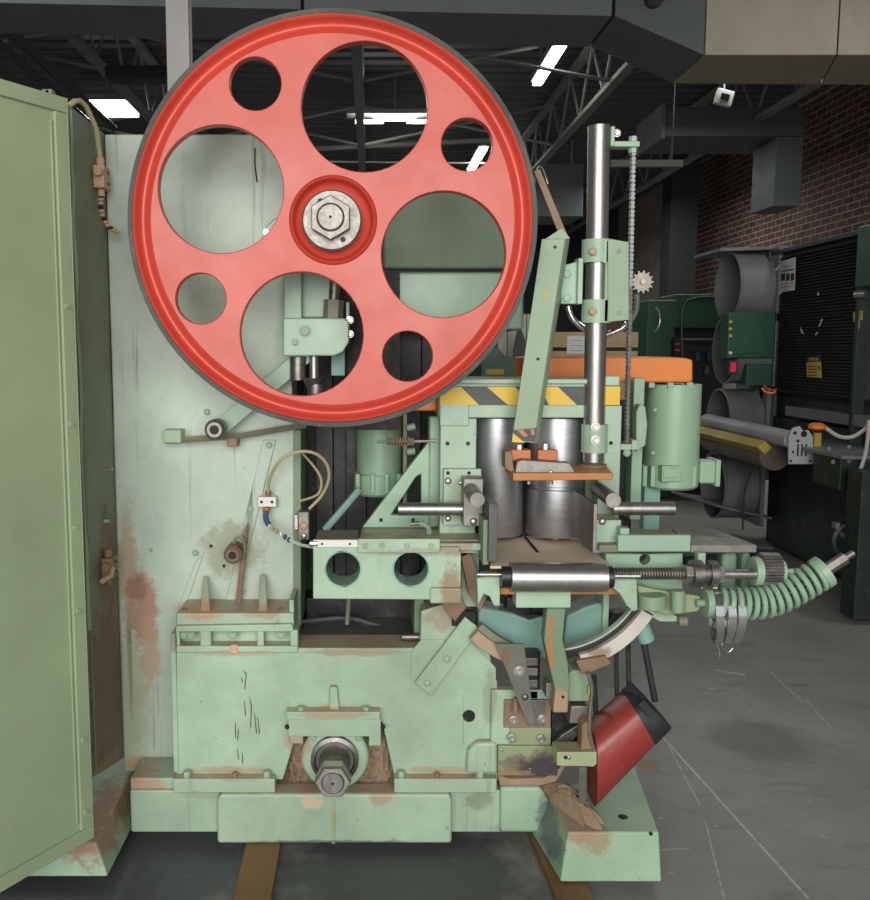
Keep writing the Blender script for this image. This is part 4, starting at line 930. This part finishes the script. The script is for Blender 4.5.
for x0, x1, r, n, mk in ((684, 691, 10, 6, 'zinc'), (691, 701, 14, 32, 'dsteel'), (701, 709, 9.5, 24, 'dsteel'), (708, 716, 13.5, 32, 'dsteel'), (715, 722, 10, 6, 'zinc')): rod('spindle_nut', (x0, 573.5, 2.42), (x1, 573.5, 2.42), r, M[mk], sp2, n, .001)
rect('grease_stud', 698, 553, 706, 565, 2.43, .03, M['rgreen'], sp2, .003); rod('grease_pin', (702, 564, 2.44), (702, 588, 2.44), 2, M['zinc'], sp2, 8)
# gear
def gear(name, x0, x1, y, Y, r, nt, m, parent):
    a = P(x0, y, Y); b_ = P(x1, y, Y); rings = []
    L = []
    for k in range(nt):
        for da, rr in ((-.3, .86), (-.15, 1), (.15, 1), (.3, .86)): t = 2*pi*(k+da)/nt; L.append((rr*r*cos(t), rr*r*sin(t)))
    return B().loft([[(a.x, a.y+u, a.z+v) for u, v in L], [(b_.x, a.y+u, a.z+v) for u, v in L]]).make(name, m, parent, .001)
gear('gear', 760, 778, 569, 2.44, .046, 26, M['dsteel'], sp2); gear('gear', 752, 771, 558, 2.56, .035, 22, M['greyblack'], sp2)
rod('gear_flange', (752, 571, 2.44), (760, 571, 2.44), 15, M['rgreen'], sp2, 28, .004); rod('gear_hub', (778, 571, 2.44), (783, 571, 2.44), 12, M['rgreen'], sp2, 24, .003); rod('spindle_tail', (783, 572, 2.44), (800, 571, 2.44), 3, M['bolt'], sp2, 12)
# cradle brackets of the roller
plate('roller_cradle', [(478, 606), (477, 578), (500, 574), (500, 606), (494, 606), (490, 597), (484, 594)], 2.38, .06, G, SAW, .003)
plate('roller_cradle', [(612, 579), (637, 579), (638, 610), (634, 612), (627, 606), (620, 594), (613, 588)], 2.38, .06, G, SAW, .003)
rect('t_arm_head', 516, 592, 571, 608, 2.40, .06, M['rgreen'] if 0 else G, SAW, .003)
ta = plate('t_arm', [(547, 608), (566, 608), (563, 640), (568, 662), (570, 684), (568, 713), (553, 713), (555, 690), (549, 664), (544, 640)], 2.43, .05, M['rustgreen'], SAW, .004)
hole(563, 697, 2.429, 1.6, ta)
plate('tilt_body', [(478, 655), (478, 606), (512, 613), (530, 620), (546, 615), (548, 660)], 2.62, .1, M['teal'], SAW, .01)
plate('tilt_body', [(562, 662), (566, 616), (586, 606), (600, 602), (605, 608), (603, 640), (585, 656)], 2.62, .1, M['teal'], SAW, .01)
rect('tilt_shaft_box', 505, 596, 545, 618, 2.66, .05, M['greyblack'], SAW, .01)
rect('tilt_rib', 603, 594, 609, 636, 2.60, .1, G, SAW, .003)
rod('tilt_pipe', (532, 608, 2.6), (545, 610, 2.6), 7, M['greyblack'], SAW)
# arc scale
def arc(cx, cy, r0, r1, a0, a1, Y, t, m, name, parent, bev=.002):
    n = 18; pts = [(cx+r1*cos(rad(a0+(a1-a0)*i/n)), cy+r1*sin(rad(a0+(a1-a0)*i/n))) for i in range(n+1)]+[(cx+r0*cos(rad(a1-(a1-a0)*i/n)), cy+r0*sin(rad(a1-(a1-a0)*i/n))) for i in range(n+1)]
    return plate(name, pts, Y, t, m, parent, bev)
sc = arc(552, 552, 107, 120, 31.5, 75, 2.47, .03, M['arcwhite'], 'arc_scale', SAW)
arc(552, 552, 100, 106.7, 32, 84, 2.49, .02, M['greyblack'], 'arc_groove', sc); arc(552, 552, 97.5, 99.7, 34, 88, 2.485, .025, G, 'arc_edge', sc)
arc(552, 552, 108, 120, 112, 133, 2.52, .03, M['arctan'], 'arc_scale', SAW); arc(552, 552, 100, 107.5, 112, 134, 2.53, .03, M['greyspot'], 'arc_groove', SAW)
plate('arc_tail', [(576, 661), (606, 656), (612, 664), (590, 673), (582, 675)], 2.455, .05, M['rusty'], SAW, .004)
# link arm to the tension spring
plate('link_arm', [(637, 585), (650, 588), (672, 592), (700, 596), (705, 604), (698, 612), (668, 616), (640, 608)], 2.43, .02, M['olivegreen'], SAW, .006)
rod('link_boss', (652, 608, 2.41), (652, 594, 2.41), 14, M['armgreen'], SAW, 24, .004); rod('link_boss', (678, 612, 2.40), (678, 590, 2.40), 7, M['armgreen'], SAW, 16, .003)
rod('link_pin', (696, 603, 2.42), (706, 603, 2.42), 4, M['armgreen'], SAW, 14); plate('link_tongue', [(636, 608), (668, 612), (690, 622), (660, 622)], 2.47, .03, G, SAW, .004)
rod('arc_stop', (678, 621, 2.46), (686, 621, 2.46), 5.5, M['greyspot'], SAW)
rod('spring_cup', (704, 603, 2.42), (716, 603, 2.42), 14.5, M['motor'], SAW, 32, .003)
ax = [P(714, 603, 2.42), P(740, 604, 2.42), P(765, 602, 2.42), P(790, 592, 2.42), P(826, 570, 2.42)]
def axis0(t):
    t *= len(ax)-1; i = min(int(t), len(ax)-2); f = t-i
    p0, p1, p2, p3 = ax[max(i-1, 0)], ax[i], ax[i+1], ax[min(i+2, len(ax)-1)]
    return .5*((2*p1)+(p2-p0)*f+(2*p0-5*p1+4*p2-p3)*f*f+(3*p1-p0-3*p2+p3)*f**3)
AT = [0.0]
for i in range(200): AT.append(AT[-1]+(axis0((i+1)/200)-axis0(i/200)).length)
def axis(s):
    s *= AT[-1]
    for i in range(200):
        if AT[i+1] >= s: return axis0((i+(s-AT[i])/(AT[i+1]-AT[i]))/200)
    return axis0(1)
pts = []; turns = 14; N = int(turns*18); yv = Vector((0, 1, 0))
for k in range(N+1):
    t = k/N*.93; p = axis(t); d = (axis(min(t+.01, 1))-axis(max(t-.01, 0))).normalized(); u = d.cross(yv).normalized(); a = 2*pi*turns*k/N
    pts.append(p+u*.039*cos(a)+yv*.039*sin(a))
spg = B().tube(pts, .0078, 8).make('tension_spring', M['motor'], SAW); spg['label'] = 'painted coil spring bent upward'
e0, e1, e2 = axis(.93), axis(.97), ax[-1]
dirv = (e2-axis(.9)).normalized()
B().cyl(e0, e0+dirv*.02, .046, 28).make('spring_end_plate', M['motor'], spg); B().tube([axis(i/10) for i in range(10)], .012, 10).make('spring_core', M['dsteel'], spg)
B().cyl(e0+dirv*.02, e0+dirv*.085, .0165, 6).make('spring_nut', M['cast'], spg); B().cyl(e0+dirv*.085, e0+dirv*.11, .009, 12).make('spring_bolt', M['cast'], spg)
plate('spring_rest', [(738, 614), (780, 611), (782, 616), (742, 618)], 2.41, .05, M['motor'], spg, .004)
for i, (x, dx) in enumerate(((716, 2), (728, -4), (738, -7))):
    t_ = [P(x+11*cos(a)*.22+(0 if sin(a) < 0 else dx*.6*sin(a)), 616+27*sin(a), 2.42)+Vector((0, .05*cos(a), 0)) for a in [2*pi*k/28 for k in range(29)]]
    b = B()
    rings = [[p+Vector((-.011, 0, 0)), p+Vector((.011, 0, 0)), p*1+Vector((.011, 0, .002)), p+Vector((-.011, 0, .002))] for p in t_]
    b.loft(rings); b.make('hose_clamp', M['chrome'], spg)
cable('clamp_tail', [(716, 640, 2.42), (719, 650, 2.42), (720, 658, 2.42)], .7, M['zinc'], spg); cable('clamp_tail', [(727, 640, 2.42), (722, 645, 2.42), (728, 652, 2.42), (733, 648, 2.42)], .6, M['zinc'], spg)
# --- lower right: guide wedge, plates, scorched panel, blade
strap = plate('strap', [(415, 683), (465, 617), (480, 629), (431, 696)], 2.565, .014, G, SAW, .002)
for x, y in ((447, 659), (427.5, 683)): bolt(x, y, 2.564, 3.6, strap, 'dome', G)
plate('bracket_link', [(440, 601), (462, 596), (466, 608), (455, 622), (447, 612)], 2.55, .03, M['rusty'], SAW, .003)
rect('black_inset', 452, 612, 474, 626, 2.58, .03, M['black'], SAW, 0)  # plain black inset beside the bracket link
wd = plate('guide_wedge', [(495, 644), (524, 644), (528, 672), (535, 722), (533, 726), (529, 726), (518, 700), (507, 672)], 2.50, .008, M['wedge'], SAW, .001)
bolt(519, 671, 2.499, 3.8, wd, 'cap', M['zinc']); bolt(525, 697, 2.499, 3.4, wd, 'dome', M['dsteel'])
rect('cable_stack', 524, 652, 540, 700, 2.58, .06, M['greyblack'], SAW, .003)
for y in (658, 668, 680, 691): rect('stack_plate', 523, y, 538, y+8, 2.57, .03, M['dsteel'] if y != 668 else M['cast'], SAW, .002)
gp = rect('guide_plate', 491, 690, 551, 745, 2.57, .03, G, SAW, .003)
rect('guide_inset', 504, 700, 551, 728, 2.562, .01, M['rusty'], gp, .002); rect('guide_inset', 528, 700, 545, 726, 2.558, .01, M['dsteel'], gp, .001); rect('guide_strip', 510, 728, 551, 745, 2.560, .012, M['burn'], gp, .002)
for x, y in ((513.5, 720), (512, 738), (542, 719), (541, 739)): bolt(x, y, 2.556, 3.6, gp, 'cap', M['zinc'])
rod('guide_pin', (515, 712, 2.54), (516, 698, 2.54), 3, M['rusty'], gp, 10)
sp_ = rect('scorched_panel', 498, 746, 558, 776, 2.555, .03, M['burn'], SAW, .003); bolt(502, 750, 2.554, 1.6, sp_, 'dome', M['zinc']); bolt(530, 769, 2.554, 1.1, sp_, 'dome', M['zinc'])
plate('panel_lip', [(498, 775), (510, 779), (545, 778), (560, 768), (566, 756), (568, 764), (556, 782), (540, 786), (500, 786)], 2.56, .05, M['sawdust'], SAW, .004)
rect('blade_guide', 546, 683, 552, 698, 2.48, .05, M['cast'], SAW, .002)
gh = plate('guide_housing', [(568, 702), (568, 674), (573, 670), (586, 670), (590, 680), (590, 702)], 2.50, .08, M['armgreen'], SAW, .006); rect('brass_stub', 588, 686, 591, 695, 2.49, .03, M['sticker'], gh, .001)
plate('guide_block', [(569, 724), (571, 706), (588, 706), (587, 716), (581, 724)], 2.49, .08, M['cast'], SAW, .004)
plate('black_mouth', [(552, 713), (570, 713), (580, 726), (590, 722), (590, 752), (552, 752)], 2.56, .02, M['black'], SAW, 0)
plate('blade_tail', [(554, 745), (562, 735), (578, 725), (582, 730), (570, 745), (562, 752)], 2.53, .02, M['dsteel'], SAW, .002)
cable('guard_edge', [(588, 672, 2.44), (592, 690, 2.44), (590, 715, 2.44), (590, 735, 2.44), (595, 752, 2.44)], 2.2, M['cast'], SAW)
sb = plate('support_bracket', [(557, 766), (557, 752), (597, 752), (597, 764), (594, 767)], 2.42, .07, M['olivegreen'], SAW, .003); hole(565.5, 757.5, 2.419, 2, sb); bolt(569, 757.5, 2.4195, 2, sb, 'dome', M['zinc'])
plate('bracket_web', [(581, 752), (582, 725), (590, 720), (591, 740), (596, 752)], 2.44, .05, M['rusty'], SAW, .004)
plate('saw_blade', [(579, 767), (587, 767), (586, 826), (584, 826), (579, 800)], 2.45, .003, M['dsteel'], SAW, 0)
0 and plate('dust_ramp', [(556, 790), (566, 768), (580, 770), (584, 826), (566, 826)], 2.52, .05, M['sawdust'], SAW, .01)
# --- red dust chute with a black rubber end
def chute():
    def ring(a, b_, d0, d1, g=0, n=16):
        # rounded section between two edge points (upper a, lower b_) of the chute, spread in depth d0..d1
        out = []; m = (P(*a, (d0+d1)/2)+P(*b_, (d0+d1)/2))/2; e = (P(*a, (d0+d1)/2)-P(*b_, (d0+d1)/2))/2
        for k in range(n):
            t = 2*pi*k/n; c, s_ = cos(t), sin(t); c = math.copysign(abs(c)**.6, c); s_ = math.copysign(abs(s_)**.6, s_)
            out.append(m+e*c*(1+g)+Vector((0, (d1-d0)/2*s_*(1+g), 0)))
        return out
    def ringt(t, g=0): return ring((590+46*t, 728-40*t), (590+76*t, 800-80*t), 2.44+.03*t, 2.62+.03*t, g)
    c = B().loft([ringt(0), ringt(.8)]).make('dust_chute', M['chute'], SAW, .003)
    B().loft([ringt(.40, .012), ringt(.42, .012)]).make('chute_seam', M['chute'], c)
    B().loft([ringt(.78, .03), ringt(1.0, .03)]).make('rubber_sleeve', M['rubber'], c, .003)
    B().loft([[P(638, 705, 2.43), P(650, 718, 2.43), P(651, 717, 2.46), P(639, 704, 2.46)], [P(644, 700, 2.43), P(656, 712, 2.43), P(657, 711, 2.46), P(645, 699, 2.46)]]).make('sleeve_tab', M['rubber'], c, .002)
chute()
# --- black hoses and rods dropping behind the arc
for pts, r, m in (([(594, 675, 2.6), (596, 715, 2.6), (594, 725, 2.58)], 2.6, 'rubber'), ([(616, 640, 2.62), (617, 704, 2.62)], 2.3, 'rubber'), ([(628, 640, 2.64), (629, 694, 2.64)], 2.6, 'rubber')): cable('hose', pts, r, M[m], SAW)
rod('rod_clamp', (647, 641, 2.52), (641, 625, 2.52), 8.5, M['teal'], SAW, 16, .003); rod('lever_rod', (643, 638, 2.54), (655, 701, 2.54), 3.4, M['rubber'], SAW, 12)
plate('arm_web', [(607, 640), (609, 622), (614, 614), (632, 612), (640, 612), (636, 626), (620, 640)], 2.60, .06, M['greyblack'], SAW, .003)
# --- timber skids under the machine
def skid(a, b_, c_, d_, label):
    q = [onZ(*a, .03), onZ(*b_, .03)]; w = (onZ(*c_, .03)-q[0]).length
    dv = (q[1]-q[0]).normalized(); s = (onZ(*c_, .03)-q[0]); s.z = 0
    p0 = q[0]-dv*.25*(-1 if dv.y > 0 else 1); f = q[1]+dv*.35
    o = B().loft([[Vector((p.x, p.y, .002)) for p in (p0, p0+s, f+s, f)], [Vector((p.x, p.y, .03)) for p in (p0, p0+s, f+s, f)]]).make('timber_skid', M['plank'], None, .003)
    return tag(o, label, 'skid', 'timber skids')
skid((245, 847), (232, 900), (280, 847), None, 'flat brown timber skid under the middle of the machine base')
skid((531, 835), (558, 900), (563, 835), None, 'flat brown timber skid under the right foot of the machine')
# rusty brace and block behind the roller cradle
plate('brace', [(461, 557), (471, 553), (487, 598), (480, 612), (468, 592)], 2.53, .03, M['rusty'], SAW, .003)
rect('brace_block', 461, 553, 479, 607, 2.585, .05, G, SAW, .004)
# ------------------------------------------------------------------ things standing behind the bandsaw
def S(a, b, dx=0): return atX(a, b, 3.0+dx)
sd = empty('belt_sander', (3.4, 6.1, 0)); tag(sd, 'dark green wide belt sander with black louvred side by the brick wall', 'machine')
yF, yN = S(769, 300).y, S(859, 300).y
zb, zt0 = S(769, 392).z, S(775, 255).z
# body: lower cabinet, rear frame, louvred panel, right post
B().box(3.06, 4.1, 5.0, yF, .03, 1.0).make('lower_cabinet', M['vdkgreen'], sd, .01)
B().box(3.10, 4.1, 5.2, yF, .98, zb+.02).make('recess', M['louvre'], sd)
B().box(3.03, 4.1, yN, yF-.02, zb, zt0).make('upper_cabinet', M['louvre'], sd, .006)
b = B(); n = 46
for i in range(n):
    z = zb+.02+(zt0-zb-.04)*i/n; d = (zt0-zb-.04)/n
    b.loft([[(3.03, yN+.03, z), (3.0, yN+.03, z), (3.022, yN+.03, z+d*.8), (3.03, yN+.03, z+d*.8)], [(3.03, yF-.06, z), (3.0, yF-.06, z), (3.022, yF-.06, z+d*.8), (3.03, yF-.06, z+d*.8)]])
tag(b.make('louvre_slats', M['louvre'], sd), kind='stuff')
B().box(2.97, 3.06, yF-.04, yF+.02, .9, zt0+.03).make('corner_post', M['dkgreen'], sd, .004)
B().box(2.99, 3.06, yN-.02, yN+.02, .75, zt0+.02).make('corner_post', M['vdkgreen'], sd, .004)
B().box(2.98, 4.1, yN-.02, yF+.02, zt0, zt0+.03).make('top_cover', M['vdkgreen'], sd, .004)
q = S(866, 258); B().box(2.97, 3.6, q.y-.35, q.y+.06, S(866, 287).z, S(866, 226).z).make('switch_cabinet', M['dkgreen'], sd, .01)
q = S(866, 294); B().cyl(q, q+Vector((-.04, .05, 0)), .025, 12).make('air_fitting', M['zinc'], sd)
# papers and stickers
def decal(name, pts, m, par, off=.004): return B().loft([[S(*p, -off) for p in pts], [S(*p, -off-.0012) for p in pts]]).make(name, m, par)
pp = decal('notice_sheet', [(779, 262), (796, 257), (795, 290), (778, 293)], M['paper'], sd)
for x0, x1 in ((781, 785), (786, 789.5), (790.5, 794)): decal('notice_picture', [(x0, 274), (x1, 273), (x1, 280), (x0, 281)], M['print'], pp, .0055)
decal('notice_line', [(781, 271), (794, 268.5), (794, 270), (781, 272)], M['print'], pp, .0055); decal('notice_line', [(784, 266.5), (791, 265), (791, 266.3), (784, 267.8)], M['columngrey'], pp, .0055)
for y in (284, 287): decal('notice_line', [(781.5, y), (793.5, y-1.8), (793.5, y-.9), (781.5, y+.9)], M['red'], pp, .0055)
for pts in ([(775, 269), (780, 264), (780, 267), (776, 271)], [(778, 292), (782, 290), (781, 294), (778, 295)]): decal('tape', pts, M['white'], pp, .006)
cs = decal('caution_sticker', [(806, 362), (821, 361), (822, 378), (807, 377)], M['sticker'], sd); decal('sticker_header', [(806, 357), (821, 356), (821, 361.5), (806, 362.5)], M['print'], cs, .0042)
def letters(txt, a, size, m, par, off):
    d = bpy.data.curves.new('lettering', 'FONT'); d.body = txt; d.size = size; d.align_x = 'CENTER'; d.align_y = 'CENTER'; d.extrude = .0004; d.materials.append(m)
    q = S(*a, -off); tmp = bpy.data.objects.new('tmp', d); COL.objects.link(tmp); me = bpy.data.meshes.new_from_object(tmp.evaluated_get(bpy.context.evaluated_depsgraph_get())); bpy.data.objects.remove(tmp); o = put('lettering', me, q, par); o.rotation_euler = Matrix(((0, 0, -1), (-1, 0, 0), (0, 1, 0))).to_euler(); return o
letters('CAUTION', (813.5, 359.3), .030, M['sticker'], cs, .0062)
for y in (366, 369, 372, 375): decal('sticker_line', [(808, y), (817, y-.3), (817, y+.5), (808, y+.8)], M['print'], cs, .0055)
decal('sticker_line', [(818.3, 366), (819.8, 366), (819.8, 370), (818.3, 370)], M['print'], cs, .0055)
ds = decal('caution_sticker', [(853, 312.5), (863, 310.5), (863, 320), (853, 321.5)], M['sticker'], sd); decal('sticker_line', [(855, 314), (861, 313), (861, 314), (855, 315)], M['print'], ds, .0055); decal('sticker_line', [(855, 317), (859, 316.4), (859, 319), (855, 319.6)], M['print'], ds, .0055)
for pts in ([(800, 326), (802, 330), (804, 334), (803, 334), (800.5, 331)], [(818, 327), (822, 318), (822.5, 320), (820, 326)], [(815, 334), (818, 331.5), (818, 333), (815, 336)], [(817, 294), (818.5, 292), (819, 295), (817, 295.5)], [(858, 322), (859.5, 320), (859.5, 328), (858.5, 330)]): decal('tape_remnant', pts, M['white'], sd)
# extraction stubs on the far end, control box, canopy
for y, r, ex in ((287, 33, 0), (350, 33, 0), (420, 31, -.03), (485, 33, -.05)):
    c = P(728, y, 7.0); R = r*7/F
    pr = [(R, 0), (R+.006, .003), (R+.006, .012), (R*.985+.004, .02), (R*.985+.004, .27), (R*.985-.006, .27), (R*.985-.006, .02), (R-.01, 0)]
    st = B().lathe(pr, (2.74+ex, 7.0, c.z), 'x', 40, True).make('extraction_stub', M['galv'], sd)
    B().lathe([(R*.98, .255), (R*.98, .262)], (2.74+ex, 7.0, c.z), 'x', 40).make('stub_damper', M['louvre'], st)
    B().box(3.0+ex, 3.03+ex, 7.0-R-.03, 7.0+R+.03, c.z-R-.02, c.z+R+.02).make('stub_flange', M['galv'], st, .004)
B().box(3.0, 3.3, 6.9, 7.4, .5, zt0).make('hood_wall', M['galv'], sd, .006)
B().loft([[(2.62, 6.86, 2.235), (3.4, 6.80, 2.255), (3.4, 7.5, 2.255), (2.62, 7.42, 2.235)], [(2.62, 6.86, 2.26), (3.4, 6.80, 2.28), (3.4, 7.5, 2.28), (2.62, 7.42, 2.26)]]).make('canopy_plate', M['galv'], sd, .004)
B().loft([[(2.62, 6.72, .32), (3.05, 6.72, .22), (3.05, 7.4, .22), (2.5, 7.4, .32)], [(2.62, 6.72, .34), (3.05, 6.72, .24), (3.05, 7.4, .24), (2.5, 7.4, .34)]]).make('lower_tray', M['galv'], sd, .004)
a, b_ = P(727, 358, 6.70), P(770, 312, 6.70)
cb_ = B().box(a.x, 2.99, 6.70, 6.86, a.z, b_.z).make('control_box', M['dkgreen'], sd, .008)
B().box(a.x+.03, 2.97, 6.695, 6.70, a.z+.03, b_.z-.03).make('control_lid', M['dkgreen'], cb_, .003)
for y in (322, 329, 336, 353): 
    q = P(730, y, 6.70); B().lathe([(.013, 0), (.013, -.012), (.009, -.018)], q, 'y', 12).make('push_button', M['sticker'] if y < 340 else M['white'], cb_)
M['led'] = glow('red_display', (230, 20, 50), .5)
q = P(733, 367, 6.75); rd = B().box(q.x-.03, q.x+.03, 6.75, 6.80, q.z-.055, q.z+.055).make('display_box', M['louvre'], sd, .003); B().box(q.x-.018, q.x+.02, 6.745, 6.75, q.z-.035, q.z+.035).make('red_display', M['led'], rd)
a, b_ = P(746, 386, 6.72), P(770, 364, 6.72); B().box(a.x, 2.99, 6.72, 6.8, a.z, b_.z).make('lower_box', M['dkgreen'], sd, .006)
cable('handle_stripe', [(762, 388, 6.5), (766, 392, 6.48), (772, 393, 6.46), (776, 391, 6.45)], 1.2, M['orange'], sd); cable('handle_stripe', [(764, 385, 6.5), (768, 389, 6.48), (773, 390, 6.46), (777, 389, 6.45)], .8, M['red'], sd)
# feed roller unit standing out at the front
XR = 2.62
r0, r1 = atX(707, 421, XR), atX(793, 440, XR-.01)
ro = B().cyl(r0, r1, .055, 24).make('idler_roller', M['plategrey'], sd); ro['label'] = 'grey tube roller on the infeed table'
B().tube([r0+Vector((-.08, 0, -.075)), r1+Vector((-.06, .25, -.075))], .045, 4).make('yellow_bar', M['olive'], sd, .002)
B().cyl(r0+Vector((.05, 0, -.14)), r1+Vector((.03, .3, -.13)), .10, 24).make('rubber_roller', M['brownroll'], sd)
ep = px([(788, 464), (788, 436), (792, 428), (799, 426), (803, 431), (808, 430), (812, 436), (813, 464)], r1.y-.05)
ep = B().prism([ep], r1.y-.06, r1.y-.045).make('end_plate', M['plategrey'], sd, .002)
for x, y, r in ((795, 433, 1.8), (804, 434, 3.2), (793, 452, 1.3), (810, 461, 1.3), (791, 461, 1.3), (798, 441, 1.6)): hole(x, y, r1.y-.061, r, ep)
for x in (798, 802, 806): rect('slot', x-.8, 444, x+.8, 456, r1.y-.062, .004, M['print'], ep, 0)
q = P(817, 427, r1.y); B().lathe([(.03, -.02), (.052, -.008), (.052, .012), (.028, .026)], q, 'z', 10).make('orange_knob', M['orange'], sd)
rect('yellow_strap', 814, 433, 821, 464, r1.y-.02, .02, M['olive'], sd, .002)
a = S(825, 440); B().box(2.66, 3.1, 5.05, 5.36, a.z-.2, a.z-.02).make('infeed_table', M['vdkgreen'], sd, .006); B().box(2.64, 3.1, 5.0, 6.6, a.z-.02, a.z+.0).make('table_top', M['galv'], sd, .003)
for x, y in ((829, 449), (833, 462), (849, 447), (849, 461)): bolt(x, y, 5.049, 1.8, sd, 'hex', M['galv'])
B().box(3.0, 3.1, 5.3, 6.5, S(800, 412).z-.04, S(800, 412).z+.03).make('pinch_bar', M['galv'], sd, .004)
cable('air_hose', [(826, 428, 5.1), (838, 436, 5.1), (852, 437, 5.1), (866, 428, 5.1), (880, 412, 5.0)], 2.0, M['columngrey'], sd)
cable('air_hose', [(869, 420, 5.0), (867, 445, 5.0), (862, 465, 5.0), (855, 482, 5.0)], 2.0, M['columngrey'], sd); rod('hose_tail', (854, 486, 4.98), (866, 486, 4.98), 2.2, M['columngrey'], sd, 10)
cable('black_hose', [(752, 470, 6.6), (745, 490, 6.6), (743, 515, 6.6), (743, 530, 6.6)], 1, M['rubber'], sd)
q = P(850, 540, 4.97); B().lathe([(.09, -.02), (.105, -.01), (.105, .01), (.09, .02)], q, 'y', 28, True).make('handwheel', M['vdkgreen'], sd)
for x, y in ((855, 503), (855, 514), (838, 526), (846, 535)): rect('valve', x-2, y-3, x+2, y+3, 4.96, .05, M['galv'], sd, .003)
a = P(862, 480, 4.8); B().box(a.x, a.x+.6, 4.8, 4.95, .03, P(862, 472, 4.8).z).make('front_panel', M['vdkgreen'], sd, .006)
# dark green frame machine against the brick wall
gm = empty('frame_machine', (3.2, 9.2, 0)); tag(gm, 'dark green frame machine standing behind the orange belt cover', 'machine')
a, b_ = P(648, 300, 9), P(691, 300, 9)
B().box(a.x, P(676, 300, 9).x, 9, 9.5, .02, a.z).make('side_housing', M['dkgreen'], gm, .01); B().box(P(676, 300, 9).x, P(730, 300, 9).x, 9.02, 9.5, P(690, 328, 9).z, P(690, 294, 9).z).make('top_beam', M['dkgreen'], gm, .01)
B().box(P(676, 300, 9).x, P(740, 300, 9).x, 9.35, 9.5, .02, P(690, 328, 9).z).make('back_plate', M['louvre'], gm)
B().box(P(684, 300, 9).x, P(730, 300, 9).x, 9.05, 9.12, P(690, 338, 9).z-.02, P(690, 338, 9).z).make('cross_rail', M['galv'], gm)
cable('pipe_bow', [(683, 370, 8.95), (682, 340, 8.95), (682, 315, 8.95), (686, 303, 8.95), (696, 298, 8.95), (720, 297, 8.95)], 1.1, M['dkgreen'], gm)
cable('curved_handle', [(656, 307, 8.95), (659, 312, 8.95), (660, 320, 8.95), (658, 328, 8.95), (654, 332, 8.95)], 1.1, M['chrome'], gm)
rect('lamp_stack', 674, 338, 681, 356, 8.9, .08, M['print'], gm, .003)
for y in (343, 349): rect('stack_ring', 675, y, 680, y+2, 8.895, .01, M['redrim'], gm, .001)
for x, y in ((696, 352), (707, 352), (705, 366)): rect('switch', x, y, x+4, y+9, 9.3, .05, M['bluecloth'] if y == 352 else M['ductgrey'], gm, .003)
# crate behind the guide post
cr = empty('plywood_crate', (P(590, 350, 6.2).x, 6.6, 0)); tag(cr, 'tall pale plywood crate with a paper label behind the steel post', 'crate')
x0, x1 = P(519, 350, 6.2).x, P(638, 350, 6.2).x; zc = [P(590, y, 6.2).z for y in (332, 347.5, 351)]
B().box(x0, x1, 6.2, 7.0, zc[1], zc[0]).make('board', M['crate'], cr, .004); B().box(x0+.01, x1-.01, 6.215, 6.99, zc[2], zc[1]).make('shadow_gap', M['print'], cr); B().box(x0, x1, 6.2, 7.0, .7, zc[2]).make('board', M['crate'], cr, .004); B().box(x0, x1, 6.2, 7.0, .1, .695).make('board', M['crate'], cr, .004); B().box(x0+.05, x1-.05, 6.25, 6.95, .0, .099).make('pallet_foot', M['crate'], cr)
rect('paper_label', 567, 336, 585, 354, 6.195, .004, M['paper'], cr, 0)
for y in (340, 345, 350): rect('label_line', 570, y, 582, y+1, 6.192, .002, M['columngrey'], cr, 0)
t = B().box(P(596, 325, 6.5).x, P(618, 325, 6.5).x, 6.4, 6.7, zc[0]+.001, P(600, 322, 6.5).z).make('small_carton', M['brick3'], None, .004); tag(t, 'small reddish brown carton lying on the plywood crate', 'carton')
# green cabinet and pale sheet behind the wheel's right edge
gc = empty('green_cabinet', (P(500, 360, 5).x, 5.3, 0)); tag(gc, 'dark green cabinet with a yellow strip behind the striped cross beam', 'cabinet')
a, b_ = P(478, 380, 5), P(517, 360, 5)
B().prism([px([(480, 352), (497, 346), (506, 356), (516, 358), (516, 500), (480, 500)], 5.0)], 5.0, 5.4).make('cabinet_body', M['dkgreen'], gc, .01); B().box(a.x, b_.x, 5.0, 5.4, .0, P(500, 500, 5).z-.002).make('cabinet_base', M['dkgreen'], gc, .004)
rect('yellow_strip', 486, 369, 504, 374.5, 4.994, .005, M['olive'], gc, .001)
a, b_ = P(498, 350, 5.8), P(536, 350, 5.8)
ps = empty('pale_panel', (a.x+.1, 5.85, 0)); tag(ps, 'pale grey ribbed panel standing between the wheel and the green guard arm', 'panel')
w = (b_.x-a.x)/4
for i in range(4): B().box(a.x+i*w, a.x+(i+.94)*w, 5.8, 5.84, .0, P(515, 314, 5.8).z-(.0 if i else .03)).make('panel_board', M['columngrey'], ps, .003)
dkb = empty('dark_board', (P(520, 340, 5.5).x, 5.5, 0)); tag(dkb, 'dark pointed board leaning beside the pale ribbed panel', 'board')
B().prism([px([(513, 385), (514, 350), (519, 322), (527, 345), (525, 385)], 5.5)+[]], 5.5, 5.53).make('board_face', M['louvre'], dkb, .002); q0, q1 = P(513, 384, 5.5), P(525, 384, 5.5); B().box(q0.x, q1.x, 5.5, 5.53, 0, q0.z-.001).make('board_foot', M['louvre'], dkb)
# dark lower clutter behind the right table so the floor line reads
